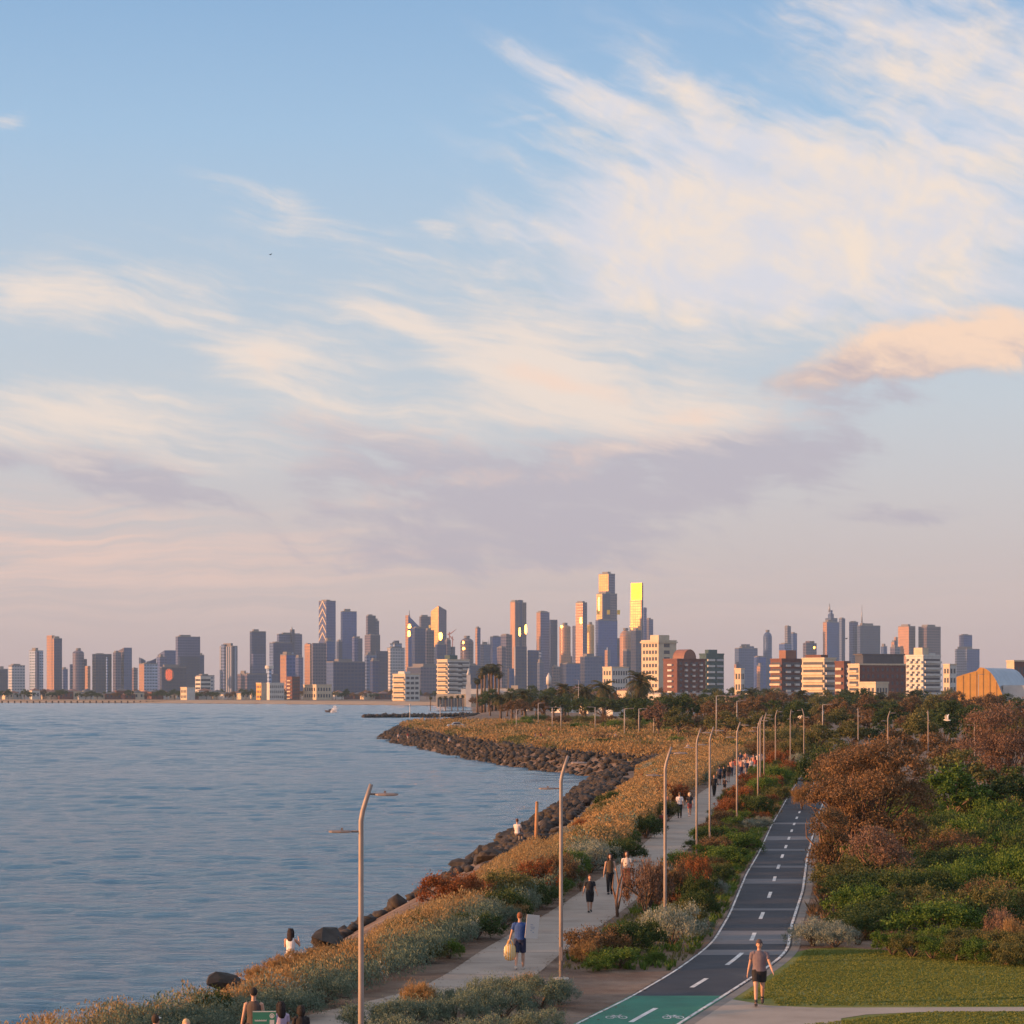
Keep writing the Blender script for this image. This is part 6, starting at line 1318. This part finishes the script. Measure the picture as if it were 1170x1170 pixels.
def build_person(key, legs=((18, 8), (-16, 12)), arms=((-14, 8, 15), (16, 8, 20)), top=None, topsleeve=.55, bottom=None, blen=1.0, skirt=None, hair=(.04, .025, .02), hl=0.0, cap=None, shoes=(.05, .05, .06), vox=.013, sit=False, fat=1.0, pack=None, socks=None):
    """a figure 1.75 m tall facing -Y; legs (hip swing, knee bend) left and right, arms (swing, out, elbow)"""
    if key in PC: return PC[key]
    hipz = .92 if not sit else .50
    dz = hipz-.92; bd = MB(); tp = MB(); bt = MB(); sh = MB(); dzv = Vector((0, 0, dz))
    tor = [(.86, .11, .09), (.95, .165, .115), (1.08, .142, .10), (1.26, .165, .115), (1.38, .175, .105), (1.44, .12, .085), (1.49, .058, .06), (1.57, .052, .056)]
    bd.tube([(0, .01 if i > 5 else 0, z+dz) for i, (z, a, b_) in enumerate(tor)], [(a*fat if i < 5 else a, b_*fat if i < 5 else b_) for i, (z, a, b_) in enumerate(tor)], 14)
    hc = Vector((0, -.01, 1.655+dz))
    bd.ball(hc, .077, .096, .118, 14, 10, fn=lambda d: 1-.12*max(0, -d.z)*(1 if d.y > 0 else .3))
    bd.tube([hc+Vector((0, -.085, .02)), hc+Vector((0, -.112, -.022)), hc+Vector((0, -.088, -.03))], [.010, .017, .012], 6)
    for s_ in (-1, 1): bd.ball(hc+Vector((s_*.077, .012, -.005)), .012, .022, .034, 6, 5)
    if top is not None:
        tp.tube([(0, 0, .90+dz), (0, 0, .97+dz), (0, 0, 1.08+dz), (0, 0, 1.26+dz), (0, 0, 1.38+dz), (0, .005, 1.455+dz), (0, .01, 1.49+dz)], [(.178*fat, .128*fat), (.178*fat, .13*fat), (.162*fat, .12*fat), (.178*fat, .13*fat), (.186*fat, .117*fat), (.12, .095), (.072, .072)], 14)
    for i, s_ in enumerate((-1, 1)):
        hp = Vector((s_*.088, 0, .90+dz)); sw, kb = legs[i]
        kn = hp+rx((s_*.005, 0, -.43), sw); an = kn+rx((0, 0, -.40), sw-kb)
        hl_ = an+rx((0, .05, -.045), (sw-kb)*.6); toe = an+rx((0, -.17, -.055), (sw-kb)*.6)
        mid = an+rx((0, -.05, -.04), (sw-kb)*.6)
        bd.tube([hp, hp+(kn-hp)*.45, kn, kn+(an-kn)*.35, an], [.088*fat, .076*fat, .055, .056, .036], 10); bd.tube([an+Vector((0, .01, 0)), mid, toe], [.036, .036, .022], 8)
        sh.tube([hl_, mid+Vector((0, 0, -.01)), toe+Vector((0, -.015, 0))], [(.045, .045), (.05, .045), (.038, .03)], 10)
        if socks: sh.tube([an+(kn-an)*.22, an], [.044, .044], 8)
        if bottom is not None and not skirt:
            pts = [hp+Vector((0, 0, .06)), hp+(kn-hp)*.4]
            rad = [.112*fat, .104*fat]
            if blen <= 1: pts.append(hp+(kn-hp)*blen*.98); rad.append(.098)
            else:
                pts += [kn, kn+(an-kn)*.5, kn+(an-kn)*.97]; rad += [.08, .07, .062]
            bt.tube(pts, rad, 10)
        asw, out, eb = arms[i]; sp_ = Vector((s_*.185*(.5+.5*fat), 0, 1.405+dz))
        def rot(v, a): 
            q = rx(v, a); c, sn = math.cos(R(out)), math.sin(R(out)); return Vector((q[0]*c-s_*q[2]*sn*1.0, q[1], q[2]*c+s_*q[0]*sn))
        e_ = sp_+rot((0, 0, -.30), asw); wr_ = e_+rot((0, 0, -.255), asw+eb)
        bd.tube([sp_+Vector((-s_*.04, 0, .015)), sp_, sp_+(e_-sp_)*.5, e_, e_+(wr_-e_)*.4, wr_], [.05, .054, .045, .038, .037, .026], 9)
        ax = (wr_-e_).normalized(); pm = wr_+ax*.085; bd.tube([wr_, wr_+ax*.03, pm], [(.024, .026), (.018, .038), (.016, .04)], 8)
        for k, (off, ln) in enumerate(((-.030, .062), (-.010, .075), (.010, .072), (.030, .055))):
            fb = pm-ax*.012+Vector((0, off, 0)); f1 = fb+ax*ln*.55+Vector((-s_*.004, 0, 0)); bd.tube([fb, f1, f1+ax*ln*.42+Vector((-s_*.018, 0, 0))], [.0105, .0095, .0075], 6)
        tb = wr_+ax*.035+Vector((0, -.036, 0)); bd.tube([tb, tb+ax*.03+Vector((0, -.02, 0)), tb+ax*.058+Vector((-s_*.008, -.024, 0))], [.013, .011, .009], 6)
        if top is not None and topsleeve > 0:
            tp.tube([sp_+Vector((-s_*.06, 0, .01)), sp_+Vector((0, 0, .005)), sp_+(e_-sp_)*min(1, topsleeve)], [.075, .068, .062], 9)
            if topsleeve > 1: tp.tube([sp_+(e_-sp_)*.9, e_, e_+(wr_-e_)*.95], [.06, .052, .042], 9)
        PC[(key, 'wrist', i)] = pm
    if bottom is not None:
        if skirt: bt.tube([(0, 0, 1.02+dz), (0, 0, .92+dz), (0, 0, .92+dz-.45*skirt), (0, 0, .92+dz-.80*skirt)], [(.158, .115), (.185, .14), (.20, .18), (.22, .21)], 16)
        else: bt.tube([(0, 0, .84+dz), (0, 0, .92+dz), (0, 0, 1.02+dz)], [(.13*fat, .11*fat), (.182*fat, .132*fat), (.160*fat, .118*fat)], 14)
    body = remesh(bd, vox, [SK], 'body')
    fm = MB()
    fm.v = [tuple(v.co) for v in body.vertices]; fm.f = [tuple(p.vertices) for p in body.polygons]; fm.uv = [[(0, 0)]*len(f) for f in fm.f]; fm.mi = [0]*len(fm.f); fm.sm = [True]*len(fm.f)
    for s_ in (-1, 1): fm.ball(hc+Vector((s_*.030, -.083, .008)), .013, .011, .009, 8, 6, mi=1)
    fm.tube([hc+Vector((-.024, -.090, -.056)), hc+Vector((0, -.098, -.058)), hc+Vector((.024, -.090, -.056))], [.005, .008, .005], 6, mi=2)
    body = fm.mesh('body', [SK, cloth((.03, .02, .015)), cloth((.40, .14, .11))])
    parts = [('body', body)]
    if top is not None: parts.append(('shirt', remesh(tp, max(.013, vox), [cloth(top)], 'shirt')))
    if bottom is not None: parts.append(('skirt' if skirt else ('trousers' if blen > 1 else 'shorts'), remesh(bt, max(.013, vox), [cloth(bottom)], 'bottoms')))
    if shoes is not None: parts.append(('shoes', sh.mesh('shoes', [cloth(shoes)])))
    hm = MB(); hm.ball(hc+Vector((0, .022, .04)), .09, .096, .11, 14, 10, fn=lambda d: 1.0 if d.y > -.55 or d.z > .25 else .8)
    if hl > 0: hm.tube([hc+Vector((0, .045, .05)), hc+Vector((0, .075, -.06)), hc+Vector((0, .085, -.06-hl*.5)), hc+Vector((0, .09, -.06-hl))], [(.10, .07), (.115, .06), (.11, .045), (.06, .02)], 10)
    if hl > 0:
        for s_ in (-1, 1): hm.tube([hc+Vector((s_*.05, .0, .13)), hc+Vector((s_*.092, -.02, .04)), hc+Vector((s_*.095, -.01, -.08)), hc+Vector((s_*.085, -.03, -.06-hl*.6))], [.03, .034, .036, .02], 8)
    parts.append(('hair', hm.mesh('hair', [cloth(hair)])))
    if cap:
        cm = MB(); cm.ball(hc+Vector((0, .012, .05)), .09, .102, .085, 14, 8, fn=lambda d: 1 if d.z > -.2 else .75); cm.ball(hc+Vector((0, -.11, .05)), .07, .07, .012, 12, 6); parts.append(('cap', cm.mesh('cap', [cloth(cap)])))
    if pack:
        km = MB(); km.ball((0, .19, 1.24+dz), .15, .09, .21, 12, 10, fn=lambda d: 1/max(abs(d.x), abs(d.y), abs(d.z))**.45); parts.append(('backpack', km.mesh('backpack', [cloth(pack)])))
    PC[key] = parts; return parts
GP = 'people walking on the footpath'
def person(key, px_, y, rz, h, label, group=None, z=None, xoff=None, **kw):
    x = (px_-585)/3000*y if xoff is None else xoff
    parts = build_person(key, **kw)
    root = link('person', parts[0][1], None, (x, y, (gz(x, y) if z is None else z)+.016)); root.rotation_euler = (0, 0, R(rz)); k = h/1.775; root.scale = (k, k, k)
    tag(root, label, 'person', group)
    for n_, me in parts[1:]: link(n_, me, root)
    return root
# nearest figures
person('teeman', 867.5, 70.9, -4, 1.77, 'man in grey t-shirt, black shorts and cap striding on the concrete corner by the lawn', legs=((16, 4), (-12, 28)), arms=((-10, 12, 12), (22, 20, 18)), top=(.17, .13, .15), bottom=(.018, .016, .02), blen=.62, cap=(.085, .06, .065), hair=(.10, .06, .04), shoes=(.05, .045, .05), socks=True, fat=1.08, vox=.010)
bm_ = person('boardman', 594, 80.2, 174, 1.72, 'man seen from behind in blue t-shirt and navy shorts carrying a white board', legs=((10, 6), (-12, 18)), arms=((14, 14, 100), (4, 16, 10)), top=(.025, .075, .26), bottom=(.025, .03, .07), blen=.9, hair=(.22, .08, .035), shoes=(.55, .5, .45), fat=1.02, vox=.010)
person('boy', 674, 101, 8, 1.42, 'boy in a loose black t-shirt and long black shorts coming along the footpath', legs=((14, 6), (-12, 14)), arms=((-12, 14, 14), (12, 14, 14)), top=(.015, .016, .022), bottom=(.015, .015, .02), blen=1.0, hair=(.10, .04, .02), shoes=(.03, .03, .03), fat=1.1, vox=.012)
person('darkwoman', 697, 110, 6, 1.68, 'dark haired woman in wide black trousers and tan top walking beside the sapling', legs=((10, 4), (-10, 8)), arms=((-6, 10, 8), (10, 10, 60)), top=(.09, .055, .03), topsleeve=0, bottom=(.012, .011, .014), blen=1.4, hair=(.035, .015, .012), hl=.25, fat=.9, vox=.012)
person('skirtwoman', 716, 112, -6, 1.66, 'woman with dark hair in a white top and long orange skirt behind the twiggy shrub', legs=((8, 4), (-8, 8)), arms=((-6, 10, 10), (6, 10, 40)), top=(.68, .58, .52), topsleeve=.45, bottom=(.50, .12, .05), skirt=.95, hair=(.04, .02, .015), hl=.2, fat=.88, vox=.012)
person('singlet', 290, 59.8, 176, 1.72, 'person with short dark hair in a brown singlet seen from behind at bottom left', legs=((2, 2), (-2, 4)), arms=((4, 10, 18), (-2, 12, 10)), top=(.075, .055, .05), topsleeve=0, bottom=(.03, .03, .04), blen=.9, hair=(.015, .012, .012), vox=.011)
person('lilac', 321, 59.2, 200, 1.48, 'long dark haired woman in a lilac top beside the green board', legs=((2, 2), (-2, 4)), arms=((6, 8, 30), (6, 8, 30)), top=(.45, .36, .50), bottom=(.05, .05, .08), blen=1.4, hair=(.015, .01, .012), hl=.3, fat=.88, vox=.012)
person('seatdark', 344, 59.5, 190, 1.36, 'dark clothed figure low in the shade right of the lilac top', legs=((2, 2), (-2, 4)), arms=((6, 8, 30), (6, 8, 30)), top=(.02, .018, .02), topsleeve=1.2, bottom=(.02, .02, .02), blen=1.4, hair=(.02, .014, .012), hl=.12, vox=.014)
person('whitecap', 178, 55.0, 160, 1.70, 'person in a white cap and pink shirt cut off by the bottom edge', legs=((2, 2), (-2, 4)), top=(.5, .28, .28), bottom=(.1, .1, .12), blen=1.4, cap=(.75, .73, .7), hair=(.05, .03, .02), vox=.014)
person('bald', 213, 54.4, 20, 1.68, 'fair haired person whose head just shows at the bottom edge', legs=((2, 2), (-2, 4)), top=(.35, .3, .28), bottom=(.1, .1, .12), blen=1.4, hair=(.55, .38, .22), vox=.014)
person('whitedress', 332, 80.3, 165, 1.60, 'woman with long dark hair in a white dress among the straw grass at the water', legs=((2, 2), (-2, 4)), arms=((40, 20, 110), (30, 16, 120)), top=(.78, .74, .74), topsleeve=0, bottom=(.78, .74, .74), skirt=.8, hair=(.02, .012, .014), hl=.3, z=2.12, fat=.92, vox=.012)
person('rocksit', 591, 147, 150, 1.70, 'person in a white shirt sitting by the rock wall', legs=((85, 85), (80, 80)), arms=((20, 10, 30), (24, 10, 40)), top=(.66, .6, .58), bottom=(.2, .18, .18), blen=1.4, hair=(.12, .05, .03), sit=True, z=2.55, vox=.016)
# carried board and bag (held, so things of their own)
bo = empty('white_board', (bm_.location.x+.34, 79.98, GZ+.98), R(14), 'white rectangular board with faint grey print carried by the man in blue', 'board')
mb = MB(); mb.box(-.20, .20, -.012, .012, 0, .72); ob = mb.build('panel', SM['white'], bo); bo.rotation_euler = (0, R(6), R(14))
mb = MB()
for k, (x0, w_, z0) in enumerate(((-.06, .14, .33), (-.03, .10, .28), (-.05, .05, .22), (.02, .05, .17), (-.06, .08, .40))): mb.box(x0, x0+w_, -.0145, -.0125, z0, z0+.028)
mb.build('print', plain('grey_print', (.35, .37, .45), .8), ob)
bg = empty('yellow_bag', (bm_.location.x-.30, 80.1, GZ+.30), R(10), 'striped yellow and white beach bag hanging from the hand of the man in blue', 'bag')
YM, b, p = new_mat('striped_canvas'); o = b.n('ShaderNodeTexCoord').outputs['Object']; wv_ = b.n('ShaderNodeTexWave'); b.l(o, wv_.inputs[0]); wv_.inputs['Scale'].default_value = 4.5
b.l(b.ramp(wv_.outputs[1], [(.35, (.72, .42, .10)), (.6, (.75, .62, .42))]), p.inputs['Base Color']); p.inputs['Roughness'].default_value = .85
mb = MB(); mb.ball((0, 0, .24), .20, .10, .26, 16, 10, fn=lambda d: 1/max(abs(d.x), abs(d.z), .45)**.35); mb.build('bag_body', YM, bg)
for s_ in (-.05, .05):
    mb = MB(); mb.tube([(-.1, s_, .44), (-.04, s_, .62), (.04, s_, .62), (.1, s_, .44)], .012, 6); mb.build('strap', YM, bg)
# the middle distance
W1 = dict(vox=.02)
person('whiteman', 776.5, 176, 178, 1.72, 'man in a white shirt and black trousers walking away beside the rusty dome bush', GP, top=(.70, .64, .64), topsleeve=.8, bottom=(.015, .015, .02), blen=1.4, hair=(.12, .08, .05), **W1)
person('pinkshorts', 788, 178, 185, 1.62, 'woman in a black top and red shorts walking right of the man in white', GP, top=(.03, .03, .04), bottom=(.42, .10, .08), blen=.7, hair=(.55, .42, .3), shoes=(.6, .55, .55), hl=.08, fat=.92, **W1)
person('blackdress', 763, 172, 182, 1.60, 'woman in a short black dress half hidden by the third lamp post', GP, top=(.02, .02, .025), topsleeve=0, bottom=(.02, .02, .025), skirt=.55, hair=(.3, .14, .08), hl=.2, fat=.92, **W1)
person('redsit', 757.5, 163, 170, 1.6, 'person in dark red crouching at the footpath edge left of the third lamp post', GP, legs=((70, 95), (66, 95)), top=(.3, .06, .05), bottom=(.02, .02, .02), blen=1.4, hair=(.3, .18, .1), sit=True, z=2.35, **W1)
person('blackwalker', 816, 212, 4, 1.75, 'person all in black walking toward the camera by the fifth lamp post', GP, top=(.014, .014, .018), topsleeve=1.2, bottom=(.014, .014, .016), blen=1.4, hair=(.1, .05, .03), **W1)
person('packer', 822, 238, 180, 1.76, 'walker with a navy backpack and dark shorts seen from behind', GP, top=(.05, .06, .09), bottom=(.02, .02, .03), blen=.8, pack=(.025, .035, .08), hair=(.04, .02, .02), **W1)
person('packer2', 827, 240, 180, 1.72, 'walker with a black backpack right of the navy backpack', GP, top=(.02, .02, .03), bottom=(.05, .05, .06), blen=.8, pack=(.012, .012, .015), hair=(.03, .02, .02), **W1)
person('hoody', 832, 245, 178, 1.74, 'walker in a black hooded top near the backpackers', GP, top=(.012, .012, .014), topsleeve=1.2, bottom=(.25, .12, .09), blen=.8, hair=(.02, .02, .02), **W1)
person('child', 828, 222, 175, 1.2, 'child in brown dragging behind the backpackers', GP, top=(.10, .05, .035), bottom=(.03, .02, .02), blen=.9, hair=(.05, .03, .02), **W1)
crowd = [('crowd_a', dict(top=(.60, .28, .20), bottom=(.06, .06, .10), blen=1.4, hair=(.12, .06, .03)), 'salmon top'), ('crowd_b', dict(top=(.62, .52, .48), bottom=(.03, .03, .05), blen=.8, hair=(.2, .1, .05)), 'white top'), ('crowd_c', dict(top=(.40, .08, .06), bottom=(.5, .42, .4), blen=1.4, hair=(.04, .02, .02), hl=.15), 'red top and pale trousers'),
         ('crowd_d', dict(top=(.03, .04, .09), bottom=(.3, .22, .2), blen=.8, hair=(.3, .2, .1)), 'navy top'), ('crowd_e', dict(top=(.60, .35, .30), bottom=(.60, .33, .28), skirt=.7, hair=(.05, .03, .02), hl=.2), 'pink dress')]
for px_, y, k, h, rz, ex in ((836, 262, 0, 1.74, 180, 'leftmost in the far crowd'), (840, 268, 2, 1.66, 0, 'left part of the far crowd'), (844, 274, 4, 1.64, 5, 'left part of the far crowd'), (847, 262, 0, 1.8, 180, 'behind the sixth lamp post'), (850.5, 270, 1, 1.72, 182, 'middle of the far crowd'), (853, 258, 3, 1.76, 180, 'front of the far crowd'),
        (855.5, 275, 4, 1.62, 0, 'middle of the far crowd'), (858, 266, 1, 1.7, 180, 'right part of the far crowd'), (861, 280, 0, 1.75, 0, 'right part of the far crowd'), (863, 272, 2, 1.68, 180, 'right part of the far crowd'), (866, 288, 1, 1.74, 0, 'right end of the far crowd'), (869, 300, 4, 1.62, 180, 'farthest right in the far crowd'), (846, 290, 3, 1.74, 0, 'back of the far crowd'), (852, 296, 0, 1.7, 180, 'back of the far crowd')):
    nm, kw, d = crowd[k]; person(nm, px_, y, rz, h, f'person in {d}, {ex}', 'crowd far along the footpath', **kw, **W1)
for px_, y, k, lab in ((611.5, 430, 4, 'figure in pink standing on the headland rocks'), (618, 432, 2, 'figure in red standing on the headland rocks'), (627.5, 500, 0, 'figure in salmon at the back of the headland grass'), (455, 560, 1, 'pale figure on the rocks near the headland tip'), (466, 545, 2, 'red figure on the rocks near the headland tip'), (513, 470, 1, 'pale figure on the middle of the headland rocks'), (694, 420, 1, 'pale figure in the group at the reddish park bush'), (698, 425, 3, 'navy figure in the group at the reddish park bush'), (689, 422, 3, 'navy figure left in the group at the reddish park bush'), (703, 430, 1, 'pale figure right in the group at the reddish park bush'), (786, 345, 1, 'pale figure between the two timber tables')):
    nm, kw, d = crowd[k]; person(nm, px_, y, 20*k, 1.75, lab, **kw, **W1)
# cyclist at the far end of the road
cy = empty('bicycle', (xroad(248, .3), 248, GZ+.02), R(180), 'bicycle ridden away at the far end of the road', 'bicycle')
for yy_ in (-.52, .52):
    mb = MB(); mb.tube([(.33*0, yy_+.33*math.cos(a), .34+.33*math.sin(a)) for a in np.linspace(0, 2*math.pi, 17)], .022, 5, cap=False); mb.build('wheel', PM['black'], cy)
mb = MB()
for a, b_ in (((0, .52, .34), (0, .2, .85)), ((0, .2, .85), (0, -.38, .85)), ((0, -.38, .85), (0, .0, .32)), ((0, 0, .32), (0, .2, .85)), ((0, .52, .34), (0, 0, .32)), ((0, -.52, .34), (0, -.38, 1.0))): mb.tube([a, b_], .02, 5)
mb.build('frame', PM['lampgrey'], cy); mb = MB(); mb.tube([(-.28, -.38, 1.02), (.28, -.38, 1.02)], .018, 5); mb.build('handlebar', PM['black'], cy); mb = MB(); mb.ball((0, .22, .92), .08, .13, .04, 8, 6); mb.build('saddle', PM['black'], cy)
person('rider', 0, 248.2, 180, 1.74, 'cyclist in dark clothes riding at the far end of the road', xoff=xroad(248, .3), legs=((55, 85), (25, 55)), arms=((55, 8, 10), (55, 8, 10)), top=(.06, .05, .05), bottom=(.02, .02, .02), blen=.9, hair=(.03, .02, .02), z=GZ+.06, **W1)
